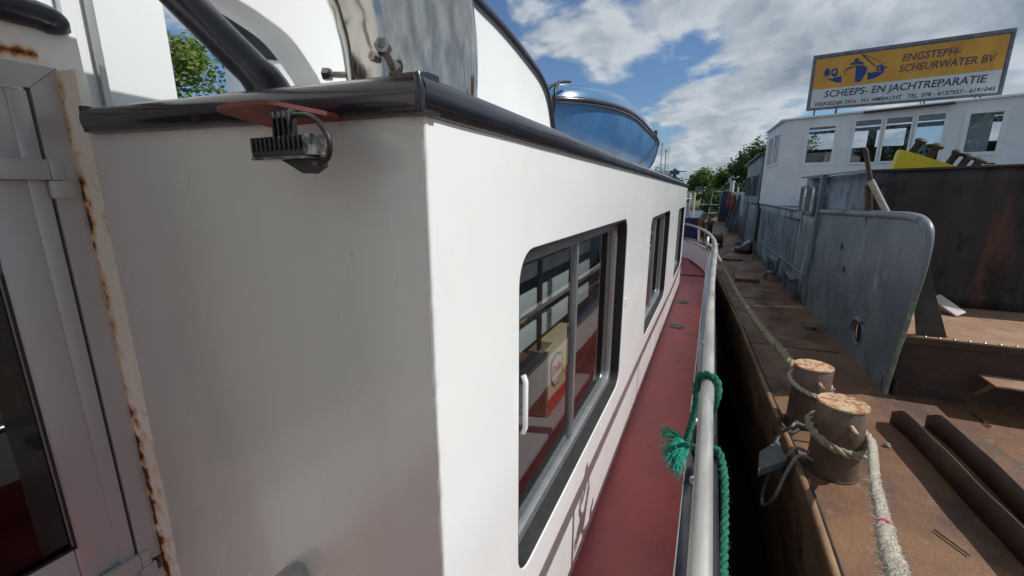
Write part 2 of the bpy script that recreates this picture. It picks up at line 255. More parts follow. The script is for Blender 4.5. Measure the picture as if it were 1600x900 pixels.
class MB:
    def __init__(s): s.v = []; s.f = []
    def add(s, vs, fs):
        o = len(s.v); s.v += [tuple(v) for v in vs]; s.f += [tuple(i+o for i in f) for f in fs]; return s
    def box(s, x0, x1, y0, y1, z0, z1, bev=0, M4=None):
        bm = bmesh.new(); bmesh.ops.create_cube(bm, size=1)
        for v in bm.verts: v.co = Vector((x0+(x1-x0)*(v.co.x+.5), y0+(y1-y0)*(v.co.y+.5), z0+(z1-z0)*(v.co.z+.5)))
        if bev: bmesh.ops.bevel(bm, geom=bm.edges[:], offset=bev, segments=2, profile=.6, affect='EDGES')
        if M4: bm.transform(M4)
        return s.addbm(bm)
    def addbm(s, bm):
        bm.verts.index_update(); s.add([v.co.copy() for v in bm.verts], [[v.index for v in f.verts] for f in bm.faces]); bm.free(); return s
    def bar(s, a, b, w, h, bev=0, up=None):
        a, b = Vector(a), Vector(b); d = (b-a); L = d.length; x, y, z = rot_frame(d)
        if up is not None:
            y = Vector(up); y = (y-z*y.dot(z)).normalized(); x = y.cross(z)
        Mx = Matrix((x, y, z)).transposed().to_4x4(); Mx.translation = a
        return s.box(-w/2, w/2, -h/2, h/2, 0, L, bev, Mx)
    def tube(s, path, r, seg=12, closed=False, cap=True, ell=None):
        path = [Vector(p) for p in path]; fr = frames(path, closed); n = len(path); vs = []
        for i, (p, (x, y, d)) in enumerate(zip(path, fr)):
            ri = r(i/(n-1)) if callable(r) else (r[i] if isinstance(r, (list, tuple)) else r)
            for k in range(seg):
                a = 2*math.pi*k/seg; rx, ry = (ri, ri) if ell is None else (ri*ell[0], ri*ell[1])
                vs.append(p+x*math.cos(a)*rx+y*math.sin(a)*ry)
        fs = [(i*seg+k, i*seg+(k+1) % seg, ((i+1) % n)*seg+(k+1) % seg, ((i+1) % n)*seg+k) for i in range(n if closed else n-1) for k in range(seg)]
        if cap and not closed: fs += [tuple(range(seg))[::-1], tuple((n-1)*seg+k for k in range(seg))]
        return s.add(vs, fs)
    def cyl(s, a, b, r, r2=None, seg=20, bev=0):
        a, b = Vector(a), Vector(b)
        if bev:
            d = (b-a).normalized(); r2 = r if r2 is None else r2
            return s.tube([a, a+d*bev, b-d*bev, b], [r-bev, r, r2, r2-bev], seg)
        return s.tube([a, b], [r, r if r2 is None else r2], seg)
    def sheet(s, rows):
        m = len(rows[0]); vs = [p for r in rows for p in r]
        return s.add(vs, [(i*m+k, i*m+k+1, (i+1)*m+k+1, (i+1)*m+k) for i in range(len(rows)-1) for k in range(m-1)])
    def prism(s, poly, vec):
        n = len(poly); vec = Vector(vec); vs = [Vector(p) for p in poly]+[Vector(p)+vec for p in poly]
        return s.add(vs, [tuple(range(n))[::-1], tuple(range(n, 2*n))]+[(i, (i+1) % n, n+(i+1) % n, n+i) for i in range(n)])
    def build(s, name, mat, parent=None, smooth=35, label=None, group=None, thick=0):
        me = bpy.data.meshes.new(name); me.from_pydata([(x, y, z+ZO) for x, y, z in s.v], [], s.f); me.update()
        bm = bmesh.new(); bm.from_mesh(me); bmesh.ops.recalc_face_normals(bm, faces=bm.faces); bm.to_mesh(me); bm.free()
        return finish(me, name, mat, parent, smooth, label, group, thick)
def wloc(o):
    v = Vector((0, 0, 0))
    while o is not None: v += o.location; o = o.parent
    return v
def finish(me, name, mat, parent, smooth=35, label=None, group=None, thick=0):
    xs = [v.co for v in me.vertices]; c = Vector((0, 0, 0))
    if xs:
        lo = [min(v[i] for v in xs) for i in range(3)]; hi = [max(v[i] for v in xs) for i in range(3)]
        c = Vector(((lo[0]+hi[0])/2, (lo[1]+hi[1])/2, lo[2]))
    me.transform(Matrix.Translation(-c))
    if smooth: me.shade_smooth(); me.set_sharp_from_angle(angle=R(smooth))
    me.materials.clear(); me.materials.append(M[mat] if isinstance(mat, str) else mat)
    o = bpy.data.objects.new(name, me); COL.objects.link(o)
    if parent: o.parent = parent; o.location = c-wloc(parent)
    else: o.location = c
    if thick:
        md = o.modifiers.new('solid', 'SOLIDIFY'); md.thickness = thick; md.offset = 0
    if label: o['label'] = label
    if group: o['group'] = group
    return o
def thing(name, label, cat, loc, group=None):
    o = bpy.data.objects.new(name, None); COL.objects.link(o); o.location = Vector(loc)+Vector((0, 0, ZO)); o.empty_display_size = .1
    o['label'] = label; o['category'] = cat
    if group: o['group'] = group
    return o
def tag(o, label, cat, group=None):
    o['label'] = label; o['category'] = cat
    if group: o['group'] = group
    return o
def rrect(x0, x1, y0, y1, r, n=6):
    out = []
    for cx, cy, a in ((x1-r, y1-r, 0), (x0+r, y1-r, 90), (x0+r, y0+r, 180), (x1-r, y0+r, 270)):
        for k in range(n+1):
            t = R(a+90*k/n); out.append((cx+r*math.cos(t), cy+r*math.sin(t)))
    return out
def plate(name, outer, holes, th, P, dx, dy, mat, parent, bev=0, smooth=35, **kw):
    """flat plate with holes: local (s, t) -> P + s*dx + t*dy, centred thickness th"""
    cu = bpy.data.curves.new('tmp', 'CURVE'); cu.dimensions = '2D'; cu.fill_mode = 'BOTH'; cu.extrude = max(th/2-bev, .0001); cu.bevel_depth = bev; cu.bevel_resolution = 1
    cu.offset = -bev
    for poly in [outer]+list(holes):
        sp = cu.splines.new('POLY'); sp.points.add(len(poly)-1); sp.use_cyclic_u = True
        for p, q in zip(sp.points, poly): p.co = (q[0], q[1], 0, 1)
    ob = bpy.data.objects.new('tmp', cu); COL.objects.link(ob); bpy.context.view_layer.update()
    dg = bpy.context.evaluated_depsgraph_get(); me = bpy.data.meshes.new_from_object(ob.evaluated_get(dg))
    bpy.data.objects.remove(ob); bpy.data.curves.remove(cu)
    dx = Vector(dx).normalized(); dy = Vector(dy).normalized(); dz = dx.cross(dy)
    Mx = Matrix((dx, dy, dz)).transposed().to_4x4(); Mx.translation = Vector(P)+Vector((0, 0, ZO)); me.transform(Mx)
    me.name = name
    return finish(me, name, mat, parent, smooth, **kw)
def text_mesh(name, body, P, dx, dy, width, capz, mat, parent, shear=0, th=.004, bold=0):
    cu = bpy.data.curves.new('tmp', 'FONT'); cu.body = body; cu.size = 1; cu.extrude = .01; cu.shear = shear; cu.offset = bold; cu.resolution_u = 3
    ob = bpy.data.objects.new('tmp', cu); COL.objects.link(ob); bpy.context.view_layer.update()
    dg = bpy.context.evaluated_depsgraph_get(); me = bpy.data.meshes.new_from_object(ob.evaluated_get(dg))
    bpy.data.objects.remove(ob); bpy.data.curves.remove(cu)
    xs = [v.co.x for v in me.vertices]; cap = .69
    sx = width/(max(xs)-min(xs)); sy = capz/cap; x0 = min(xs)
    dx = Vector(dx).normalized(); dy = Vector(dy).normalized(); dz = dx.cross(dy)
    me.transform(Matrix.Translation((-x0, 0, 0))); me.transform(Matrix.Diagonal((sx, sy, th/.02, 1)))
    Mx = Matrix((dx, dy, dz)).transposed().to_4x4(); Mx.translation = Vector(P)+Vector((0, 0, ZO)); me.transform(Mx); me.name = name
    return finish(me, name, mat, parent, 0)
def rope(name, pts, rad, mat, parent=None, pitch=None, strands=3, n=8, wob=.04, smooth=60, **kw):
    path = catmull(pts, n) if len(pts) > 2 else [Vector(pts[0]).lerp(Vector(pts[1]), k/20) for k in range(21)]
    L = [0]
    for a, b in zip(path, path[1:]): L.append(L[-1]+(b-a).length)
    pitch = pitch or rad*7; step = max(rad*.55, L[-1]/2500); m = int(L[-1]/step)+2
    res = []; j = 0
    for i in range(m):
        s_ = L[-1]*i/(m-1)
        while j < len(L)-2 and L[j+1] < s_: j += 1
        res.append(path[j].lerp(path[j+1], (s_-L[j])/max(1e-9, L[j+1]-L[j])))
    fr = frames(res); b = MB()
    for q in range(strands):
        sp = []
        for i, (p, (x, y, d)) in enumerate(zip(res, fr)):
            a = 2*math.pi*(q/strands+L[-1]*i/(m-1)/pitch); w = 1+wob*4*(noise.noise(p*38)); rr = rad*.50*w
            sp.append(p+x*math.cos(a)*rr+y*math.sin(a)*rr)
        b.tube(sp, [rad*.56*(1+wob*3*noise.noise(p*60+Vector((q, 0, 0)))) for p in res], 8)
    return b.build(name, mat, parent, smooth, **kw)
def fuzz(name, pts, rad, count, ln, mat, parent, seed=1):
    rd = random.Random(seed); path = catmull(pts, 8); fr = frames(path); b = MB()
    for _ in range(count):
        i = rd.randrange(len(path)-1); p = path[i].lerp(path[i+1], rd.random()); x, y, d = fr[i]; a = rd.random()*6.283
        o = x*math.cos(a)+y*math.sin(a); t = (o*rd.uniform(.2, 1)+d*rd.uniform(-1, 1)+Vector((0, 0, -.2))).normalized(); l = ln*rd.uniform(.3, 1)
        q = p+o*rad*.9; b.tube([q, q+t*l*.5, q+t*l+o*l*.2], .0006, 3)
    o = b.build(name, mat, parent, 0); o['kind'] = 'stuff'; return o

# ============================================================ SETTING
def structure(o): o['kind'] = 'structure'; return o
b = MB(); b.add([(-900, -900, -3), (900, -900, -3), (900, 900, -3), (-900, 900, -3)], [(0, 1, 2, 3)]); structure(b.build('water', 'water', smooth=0))
rows = []
for i in range(26):
    y = 31+i*i*.55; rows.append([(-260+x*10.4, y+1.6*noise.noise(Vector((x*.35, i, 0))), -3.25+min(1.6, i*.36)+.25*noise.noise(Vector((x*.5, i*.6, 3)))+(0 if i < 25 else 0)) for x in range(51)])
structure(MB().sheet(rows).build('river_bank', 'land'))
rows = []
for i in range(12):
    x = -13-i*i*1.2; rows.append([(x+1.2*noise.noise(Vector((y*.35, i, 5))), -60+y*3.6, -3.25+min(1.7, i*.5)+.2*noise.noise(Vector((y*.5, i*.6, 8)))) for y in range(27)])
structure(MB().sheet(rows).build('far_shore', 'land'))

# ============================================================ OUR VESSEL
X = -.4; Y0 = .555; YE = 7.75
def rz(y): return .137-.0073*(y-Y0)          # centre height of the roof-edge trim
ship = thing('houseboat', 'white houseboat in the foreground with red side deck, black roof edge and stainless exhaust', 'houseboat', (-1.2, 4, -2.9))
GB = (0, -1, 0)
# cabin side wall with three windows
WIN = [(.905, 2.335, -1.085, -.140), (3.33, 4.90, -1.135, -.195), (6.15, 7.45, -1.19, -.235)]
side = plate('cabin_wall', [(Y0, -1.6), (YE, -1.6), (YE, rz(YE)), (Y0, rz(Y0))], [rrect(*w, .085) for w in WIN], .024, (X-.012, 0, 0), (0, 1, 0), (0, 0, 1), 'white', ship, bev=.003)
# aft bulkhead, welded to the side wall
aft = MB(); cols = []
for i in range(25):
    x = -1.385+(X-.003+1.385)*i/24; zt = .138+(.162-.138)*(X-x)/.97
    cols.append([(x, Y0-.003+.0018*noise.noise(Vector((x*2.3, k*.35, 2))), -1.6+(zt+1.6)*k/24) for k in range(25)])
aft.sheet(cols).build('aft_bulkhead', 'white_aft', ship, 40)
# weld bead along the corner
w = []
for k in range(120):
    z = -1.6+1.73*k/119; w.append(Vector((X-.0045+.0015*noise.noise(Vector((0, 0, z*7))), Y0+.003, z)))
for y in (2.86, 5.55): MB().tube([(X+.0006, y, -1.6), (X+.0006, y+.002, -.7), (X+.0006, y, rz(y)-.03)], .0016, 6).build('plate_seam', 'white', ship, 60)
MB().tube(w, [.0062*(1+.30*noise.noise(Vector((3, 1, p.z*24)))+.15*noise.noise(Vector((9, 1, p.z*70)))) for p in w], 8).build('corner_weld', 'white', ship, 60)
for x, z, r in ((-.566, -.103, .0035), (-.80, -.33, .002), (-1.05, .02, .002), (-.95, -.62, .0025)): MB().tube([(x, Y0+.002, z), (x, Y0-.0048, z), (x, Y0-.0058, z)], [r*1.3, r, r*.4], 10).build('paint_blister', 'white_aft', ship, 70)
# corner post: flat bar with the rusty seam
cols = []
for i in range(7):
    x = -1.468+.082*i/6; yy = Y0-.013+.009*(i/6)
    cols.append([(x+.0018*noise.noise(Vector((i, k*.5, 1))), yy+.002*noise.noise(Vector((i*.6, k*.4, 7))), -1.6+1.88*k/60) for k in range(61)])
cols.append([(-1.384, Y0+.004, -1.6+1.88*k/60) for k in range(61)])
MB().sheet(cols).build('corner_post', 'white_post', ship, 50)
# roof, other outside walls, interior
MB().box(-2.75, X-.03, Y0+.01, YE-.02, .09, .115).build('roof_plate', 'white', ship)
MB().box(-2.78, -2.75, Y0, YE, -1.6, .125).build('port_wall', 'white', ship)
MB().box(-2.75, X-.026, YE-.03, YE, -1.6, rz(YE)).build('forward_wall', 'white', ship)
MB().box(-2.72, X-.04, Y0+.03, YE-.05, -1.62, -1.58).build('cabin_floor', 'darkwood', ship)
# interior bench and pale slats added for the bright bars in the first window
MB().box(-1.15, -.55, .75, 3.1, -1.045, -1.02, .004).box(-1.15, -1.12, .75, 3.1, -1.58, -1.045).build('bench', 'interior', ship)
sl_ = MB()
for k in range(3): sl_.box(-.575, -.565, .95, 2.26, -.305-k*.125, -.225-k*.125, .003)
sl_.build('pale_slats', 'slat', ship)
for y in (1.44, 2.20): MB().box(-.563, -.555, y, y+.03, -.60, -.15).build('slat_post', 'rubber', ship)
MB().box(-1.5, -.52, 3.35, 3.40, -1.58, .09).build('partition', 'interior', ship)
MB().box(-2.70, -2.68, .7, 7.5, -1.5, .08).build('lining', 'dark', ship)
def win(i, y0, y1, z0, z1, mull):
    o = plate('window', rrect(y0-.006, y1+.006, z0-.006, z1+.006, .088), [rrect(y0+.012, y1-.012, z0+.012, z1-.012, .075)], .085, (X-.0465, 0, 0), (0, 1, 0), (0, 0, 1), 'rubber', ship, bev=.003)
    plate('window_frame', rrect(y0+.010, y1-.010, z0+.010, z1-.010, .077), [rrect(y0+.062, y1-.062, z0+.052, z1-.052, .045)], .030, (X-.062, 0, 0), (0, 1, 0), (0, 0, 1), 'alu', o, bev=.005)
    plate('sash', rrect(y0+.048, y1-.048, z0+.045, z1-.045, .05), [rrect(y0+.078, y1-.078, z0+.07, z1-.07, .03)], .016, (X-.083, 0, 0), (0, 1, 0), (0, 0, 1), 'blacksat', o, bev=.002)
    MB().box(X-.076, X-.056, mull-.016, mull+.010, z0+.045, z1-.045, .003).build('mullion', 'alu', o)
    MB().box(X-.094, X-.078, mull-.002, mull+.032, z0+.045, z1-.045, .003).build('mullion', 'blacksat', o)
    plate('pane', [(y0+.06, z0+.05), (y1-.06, z0+.05), (y1-.06, z1-.05), (y0+.06, z1-.05)], [], .0012, (X-.070, 0, 0), (0, 1, 0), (0, 0, 1), 'glass', o, smooth=0)
    return o
for i, w_ in enumerate(WIN): win(i, *w_, [1.60, 4.15, 6.85][i])
MB().tube([(X+.006, .918, -.455), (X+.012, .918, -.47), (X+.012, .918, -.60), (X+.006, .918, -.615)], .0095, 10, ell=(1, .7)).build('window_catch', 'white', ship, 60)
for y, z in ((2.40, -.62), (5.0, -.7)): MB().box(X-.001, X+.006, y-.012, y+.012, z-.025, z+.025, .003).build('latch', 'white', ship)
# roof edge trim : fat half-round bar, aft run and side run, and mitre
pa = []
for i in range(60):
    x = -1.350+(X+.011+1.350)*i/59; t = (X-x)/.97; pa.append(Vector((x, Y0-.006+.0010*noise.noise(Vector((x*7, 0, 0))), .138+.024*max(t, 0)+.0008*noise.noise(Vector((x*11, 5, 0))))))
def trim(path, name):
    prof = [(-.030, -.028), (.004, -.029), (.013, -.026), (.020, -.017), (.023, -.003), (.022, .010), (.017, .021), (.009, .027), (-.002, .029), (-.030, .029)]
    vs = []; n = len(path); m = len(prof); dirs = []
    for i, p in enumerate(path):
        d = (path[min(i+1, n-1)]-path[max(i-1, 0)]); d.z = 0; d.normalize(); out = Vector((d.y, -d.x, 0)); 
        if name == 'aft': out = Vector((0, -1, 0))
        else: out = Vector((1, 0, 0))
        for u, v in prof:
            k = 1+.03*noise.noise(Vector((p.x*13, p.y*6, v*30))); vs.append(p+out*u*k+Vector((0, 0, v*k)))
    fs = [(i*m+k, i*m+(k+1) % m, (i+1)*m+(k+1) % m, (i+1)*m+k) for i in range(n-1) for k in range(m)]+[tuple(range(m))[::-1], tuple((n-1)*m+k for k in range(m))]
    return MB().add(vs, fs)
trim(pa, 'aft').build('roof_edge', 'black', ship, 60)
MB().tube([(-1.352, Y0-.010, .192), (-1.350, Y0-.012, .165), (-1.348, Y0-.010, .136)], .014, 10).build('roof_edge_end', 'black', ship, 60)
ps = [Vector((X-.006+.001*noise.noise(Vector((y_*5, 0, 0))), y_, rz(y_)+.001*noise.noise(Vector((y_*4, 3, 0))))) for y_ in [Y0-.018+(YE-Y0+.04)*i/150 for i in range(151)]]
trim(ps, 'side').build('roof_edge', 'black', ship, 60)
MB().tube([(X+.008, Y0-.022, .112), (X+.010, Y0-.023, .138), (X+.004, Y0-.020, .163)], [.006, .008, .006], 10).build('roof_edge_mitre', 'black', ship, 60)

# wheelhouse side (port of the recess) with aluminium door
DX = -1.465
wall = MB(); wall.box(DX-.05, DX-.008, -3.0, -.50, -1.6, .36).box(DX-.05, DX-.008, -.50, .548, .288, .36)
wall.box(DX-.05, DX-.004, .5485, .575, -1.6, .36)
wall.build('wheelhouse_wall', 'white', ship)
rows = [[(DX+.003+.003*noise.noise(Vector((y_*9, z_*14, 0))), y_, z_) for z_ in [.2875+.085*k/8 for k in range(9)]] for y_ in [-1.4+(.598+1.4)*i/90 for i in range(91)]]
MB().sheet(rows).build('door_head_plate', 'white_rust', ship, 60)
rows = [[(DX+.002+.003*noise.noise(Vector((y_*20, z_*14, 4))), y_, z_) for z_ in [.16+.1275*k/12 for k in range(13)]] for y_ in [.5475+.055*i/8 for i in range(9)]]
MB().sheet(rows).build('door_jamb_plate', 'white_rust', ship, 60)
pr = [Vector((DX+.012, y_, .397-.001*y_)) for y_ in [-2.8, -1.5, -.5, .3, .50]]+[Vector((DX+.012, .535, .395)), Vector((DX+.012, .560, .388)), Vector((DX+.010, .585, .376))]
MB().tube(catmull(pr, 6), [.031]*34+[.031, .030, .029, .027, .025, .022, .017, .010, .004], 16, ell=(1, 1.0)).build('wheelhouse_eave', 'blacksat', ship, 60)
rf = MB(); rf.box(-4.2, DX-.01, -3, .60, .375, .395); rf.build('wheelhouse_roof', 'white_roof', ship)
door = MB().prism([(DX-.03, .4925, -1.1), (DX-.03, .5465, -1.1), (DX-.03, .5465, .2865), (DX-.03, .4925, .234)], (.036, 0, 0)).box(DX-.03, DX+.006, -.56, -.505, -1.10, .287, .003).prism([(DX-.03, -.5045, .234), (DX-.03, .4915, .234), (DX-.03, .5448, .287), (DX-.03, -.5045, .287)], (.0352, 0, 0)).box(DX-.03, DX+.0055, -.5045, .4915, -1.15, -1.098, .003).build('door', 'alupaint', ship)
leafs = MB().box(DX-.035, DX-.004, .372, .487, -1.092, .229, .004).box(DX-.030, DX+.001, .452, .487, -1.092, .229, .003).box(DX-.035, DX-.004, -.50, -.385, -1.092, .229, .004)
leafs.box(DX-.035, DX-.0045, -.3845, .3715, .115, .229, .004).box(DX-.035, DX-.0045, -.3845, .3715, -1.092, -.932, .004)
leafs.build('door_leaf', 'alupaint', door)
MB().box(DX-.022, DX-.018, -.3845, .3715, -.932, .115).build('pane', 'darkglass', door, 0)
MB().box(DX-.036, DX-.001, .3725, .378, -.935, .118).box(DX-.036, DX-.001, -.384, .378, -.938, -.932).build('seal', 'rubber', door)
for z0 in (.024, -1.105):
    h = MB().box(DX+.002, DX+.019, .385, .489, z0+.003, z0+.050, .0015).box(DX+.002, DX+.019, .490, .513, z0+.003, z0+.050, .0015).box(DX+.004, DX+.019, .484, .524, z0-.041, z0+.001, .0015); h.build('hinge', 'alupaint', door)
MB().box(DX-.05, DX+.0, -.56, .5465, -1.6, -1.152).build('door_sill', 'white_aft', ship)
MB().box(-4.2, -4.15, -3, 4.6, -1.6, .37).box(-4.15, DX-.06, -3, -2.95, -1.6, .37).build('wheelhouse_far_wall', 'interior', ship)
MB().box(-3.4, -2.6, -.4, .9, -1.6, -.8, .02).box(-2.2, -2.1, -1.2, -.2, -1.0, -.72, .01).build('galley_cabinet', 'darkwood', ship)
# upper wheelhouse side panels behind
MB().box(-1.56, -1.52, .603, .655, .10, 1.5, .004).box(-1.60, -1.545, .603, .852, .10, 1.5, .004).box(-1.60, -1.545, -3, .602, .396, 1.5, .004).build('upper_side_panel', 'white_roof', ship)
MB().bar((-1.512, .655, .10), (-1.512, .655, 1.5), .022, .016, .002).build('panel_batten', 'alu', ship)
MB().box(-3.6, -1.60, .62, .66, .30, 1.5).build('upper_front_panel', 'white_roof', ship)
# wing panel on the roof edge with black rounded trim
WX = -.95
outl = [(.715, .12), (.70, .205), (.675, .245), (.635, .284), (.59, .302), (.53, .316), (.35, .34), (.1, .36), (-.2, .37), (-.2, .66), (.9, .66), (1.15, .640), (1.344, .607), (1.50, .590), (1.65, .566), (1.80, .535), (1.92, .505), (2.00, .468), (2.06, .41), (2.10, .336), (2.13, .25), (2.15, .12)]
outl = [(a*1.25, b_*1.25 if b_ > .15 else b_) for a, b_ in outl]
op = [(p.x, p.y) for p in catmull([(a, b_, 0) for a, b_ in outl], 4)]
plate('wing_panel', op, [], .095, (WX-.0475, 0, 0), (0, 1, 0), (0, 0, 1), 'white_roof', ship, bev=.003)
tp = catmull([(WX-.01, a, b_) for a, b_ in outl[9:]], 5)
MB().tube(tp, .031, 12).build('wing_trim', 'blacksat', ship, 60)
STRUT = [(-.775, .61, .12), (-.795, .605, .19), (-.875, .585, .275), (-.955, .565, .355), (-1.06, .54, .46), (-1.2, .50, .60)]
MB().tube(catmull(STRUT, 5), [.044]*4+[.038]*3+[.034]*30, 14).build('roof_strut', 'blacksat', ship, 60)
# stainless exhaust elbow
pe = catmull([(-.553, .735, .10), (-.553, .735, .22), (-.560, .735, .30), (-.575, .725, .38), (-.60, .68, .47), (-.63, .58, .55), (-.65, .40, .59)], 8)
ex = MB().tube(pe, lambda t: .121+.012*min(1, t*2.2), 56, cap=False).build('exhaust_pipe', 'steel', ship, 60)
MB().tube([Vector((-.553+.124*math.cos(a), .735+.124*math.sin(a), .135)) for a in [i*math.pi/24 for i in range(48)]], .009, 8, closed=True).build('collar', 'blacksat', ex, 60)
def bolt(a, b_, r):
    a, b_ = Vector(a), Vector(b_); d = (b_-a).normalized()
    MB().cyl(a, b_, r*.5, seg=12).tube([b_-d*r*1.1, b_], r, 6).tube([a, a+d*r*.8], r*.95, 6).build('bolt', 'bolt', ex, 30)
bolt((-.672, .715, .229), (-.742, .69, .232), .0125)
bolt((-.508, .622, .200), (-.478, .560, .217), .0125)
bolt((-.535, .614, .218), (-.535, .600, .219), .008)
# floodlight under its little red shelf
sh = [Vector((-.735, Y0, .112)), Vector((-.752, .528, .119))]+catmull([(-.766, .492, .127), (-.763, .478, .129), (-.735, .464, .1285), (-.68, .453, .127), (-.625, .450, .125), (-.597, .456, .123), (-.572, .495, .118), (-.553, .530, .114)], 4)+[Vector((-.545, Y0, .112))]
MB().prism(sh, (0, 0, .0065)).build('lamp_shelf', 'redshelf', ship, 30)
fl = thing('floodlight', 'x', 'x', (-.60, .47, .03)); del fl['label']; del fl['category']; fl.parent = ship; fl.location = Vector((-.60, .47, .03+ZO))-wloc(ship)
LS = .027
lm = MB().box(LS-.677, LS-.566, .450, .482, .050, .060, .002)
for k in range(11): lm.box(LS-.676+k*.0101, LS-.671+k*.0101, .449, .482, .058, .079, .001)
lm.build('heat_sink', 'rubber', fl)
MB().box(LS-.677, LS-.560, .447, .483, .046, .0505, .002).build('lamp_lens', 'lampglass', fl)
MB().box(LS-.565, LS-.547, .449, .483, .0507, .080, .003).build('lamp_end', 'lampglass', fl)
MB().prism([(LS-.622, .458, .046), (LS-.578, .456, .026), (LS-.556, .456, .036), (LS-.556, .456, .0455)], (0, .028, 0)).build('lamp_box', 'rubber', fl)
br = MB().box(LS-.635, LS-.600, .462, .474, .080, .118, .002)
for k in range(4): br.box(LS-.632+k*.011, LS-.628+k*.011, .455, .462, .070, .114, .001)
br.build('bracket', 'rubber', fl)
MB().tube(catmull([(LS-.60, .465, .108), (LS-.565, .46, .106), (LS-.535, .455, .094), (LS-.515, .452, .070), (LS-.522, .455, .048), (LS-.548, .462, .038)], 6), .004, 8).build('cable', 'rubber', fl, 60)
MB().prism([(-.87, .5535, -.90), (-.82, .5535, -.862), (-.797, .5535, -.862), (-.785, .5535, -.90)], (0, -.05, 0)).build('deck_vent', 'alu', ship)

# side deck, recess floor, bulwark, cap, rail
edge = [(.05, -8.0, -1.6), (.05, 8.3, -1.6), (.03, 8.8, -1.58), (-.05, 9.4, -1.55), (-.22, 9.95, -1.52), (-.46, 10.4, -1.48), (-.9, 10.9, -1.45), (-1.4, 11.2, -1.42)]
ec = catmull(edge, 6)
rows = [[Vector((-2.9+(p.x+2.9)*k/8, p.y, -1.6+(p.z+1.6)*k/8)) for k in range(9)] for p in ec]
MB().sheet(rows).build('side_deck', 'reddeck', ship, 60)
cap_l = [(0, -8, -1.1), (0, 7.4, -1.1), (.012, 8.2, -1.1), (-.03, 8.8, -1.09), (-.17, 9.45, -1.08), (-.30, 9.85, -1.07), (-.52, 10.45, -1.06), (-.95, 11.0, -1.05), (-1.4, 11.3, -1.04)]
cc = catmull(cap_l, 6)
# inner bulwark skin : red below, white above
def skin(t0, t1, off, name, mat, yl=99):
    rows = []
    for i, p in enumerate(cc):
        if p.y > yl: break
        q = ec[min(i, len(ec)-1)] if False else None
        base = Vector((p.x+.045-.0, p.y, -1.6 if p.y < 8 else -1.6+.12*min(1, (p.y-8)/2))); top = Vector((p.x+.012+off, p.y, p.z-.008)); rows.append([base.lerp(top, t0), base.lerp(top, t1)])
    return MB().sheet(rows).build(name, mat, ship, 60)
skin(0, .42, -.003, 'bulwark_foot', 'reddeck', 7.6); skin(.0, 1.0, 0, 'bulwark', 'white')
# outer hull
rows = []
for p in cc:
    rows.append([Vector((p.x+.116, p.y, -1.12)), Vector((p.x+.128, p.y, -1.3)), Vector((p.x+.10, p.y, -2.0)), Vector((p.x+.02, p.y, -3.3))])
MB().sheet(rows).build('hull', 'blacksat', ship, 60)
# cap rail
rows = []
for i, p in enumerate(cc):
    z = p.z; prof = [(0, -.022), (-.001, -.004), (.006, .0), (.060, .004), (.114, -.001), (.122, -.010), (.122, -.03)]
    rows.append([Vector((p.x+u, p.y, z+v+.0012*noise.noise(Vector((u*20, p.y*3, 1))))) for u, v in prof])
MB().sheet(rows).build('bulwark_cap', 'black', ship, 50)
MB().tube([Vector((p.x-.0012, p.y, p.z-.004)) for p in cc], .0022, 6).build('cap_edge', 'alu', ship, 60)
rail = [(.046, -8, -.754), (.046, .8, -.754), (.049, 1.7, -.754), (.056, 3.8, -.754), (.085, 5.6, -.75), (.092, 6.6, -.742), (.06, 7.5, -.735), (-.045, 8.6, -.73), (-.241, 9.6, -.725), (-.471, 10.3, -.72), (-.9, 11.0, -.72)]
rc = catmull(rail, 8)
MB().tube(rc, .0242, 20).build('handrail', 'galv', ship, 60)
for x, y in ((.046, .15), (.0475, 1.60), (.053, 3.3), (.08, 5.1)): MB().cyl((x, y, -1.1), (x, y, -.76), .014, seg=12).cyl((x, y, -1.1), (x, y, -1.088), .03, seg=14).build('stanchion', 'galv', ship, 60)
for x, y, t in ((.055, 7.45, -.735), (-.20, 9.45, -.725), (-.215, 9.56, -.725), (-.60, 10.45, -.72)): MB().bar((x+.02, y, -1.09), (x, y, t-.01), .030, .012, .002).build('stanchion', 'white', ship)
MB().cyl((.055, 3.345, -.755), (.055, 3.375, -.755), .0275, seg=20).build('rail_sleeve', 'galv', ship, 60)
# mooring bitt on the cap, where the green rope is made fast
MB().cyl((.030, 1.90, -1.1), (.030, 1.90, -1.03), .022, seg=16, bev=.003).cyl((.09, 1.90, -1.1), (.09, 1.90, -1.03), .018, seg=16, bev=.003).box(.015, .105, 1.80, 1.84, -1.10, -1.075, .006).build('cap_cleat', 'blacksat', ship, 40)
MB().cyl((.026, 1.93, -1.028), (.026, 1.93, -1.006), .016, seg=14, bev=.003).build('cleat_cap', 'cream', ship, 40)
# fairlead at the bow
MB().tube([Vector((-.02+.0*a, 9.25+.16*math.cos(a), -.99+.10*math.sin(a))) for a in [i*math.pi/10 for i in range(20)]], .022, 10, closed=True).build('bow_fairlead', 'white', ship, 60)
# deck filler caps beside the cabin
for x, y in ((-.265, 6.58), (-.26, 5.31)): MB().cyl((x, y, -1.6), (x, y, -1.592), .085, seg=24, bev=.002).build('deck_cap', 'fender', ship, 40)
# aerials on the forward roof
for x, y, h, r in ((-.70, 6.95, .58, .010), (-.70, 7.35, .66, .004), (-.74, 6.75, .66, .008)): MB().cyl((x, y, .1), (x, y, h), r, r*.8, seg=8).cyl((x, y, h-.01), (x, y, h+.025), r*1.6, seg=8).build('roof_mast', 'galv', ship)
MB().box(-.86, -.48, 8.48, 8.52, .345, .36, .003).cyl((-.68, 8.5, -.2), (-.68, 8.5, .40), .03, seg=10).box(-.76, -.60, 8.46, 8.54, .30, .37, .01).build('radar_bar', 'bluedark', ship)

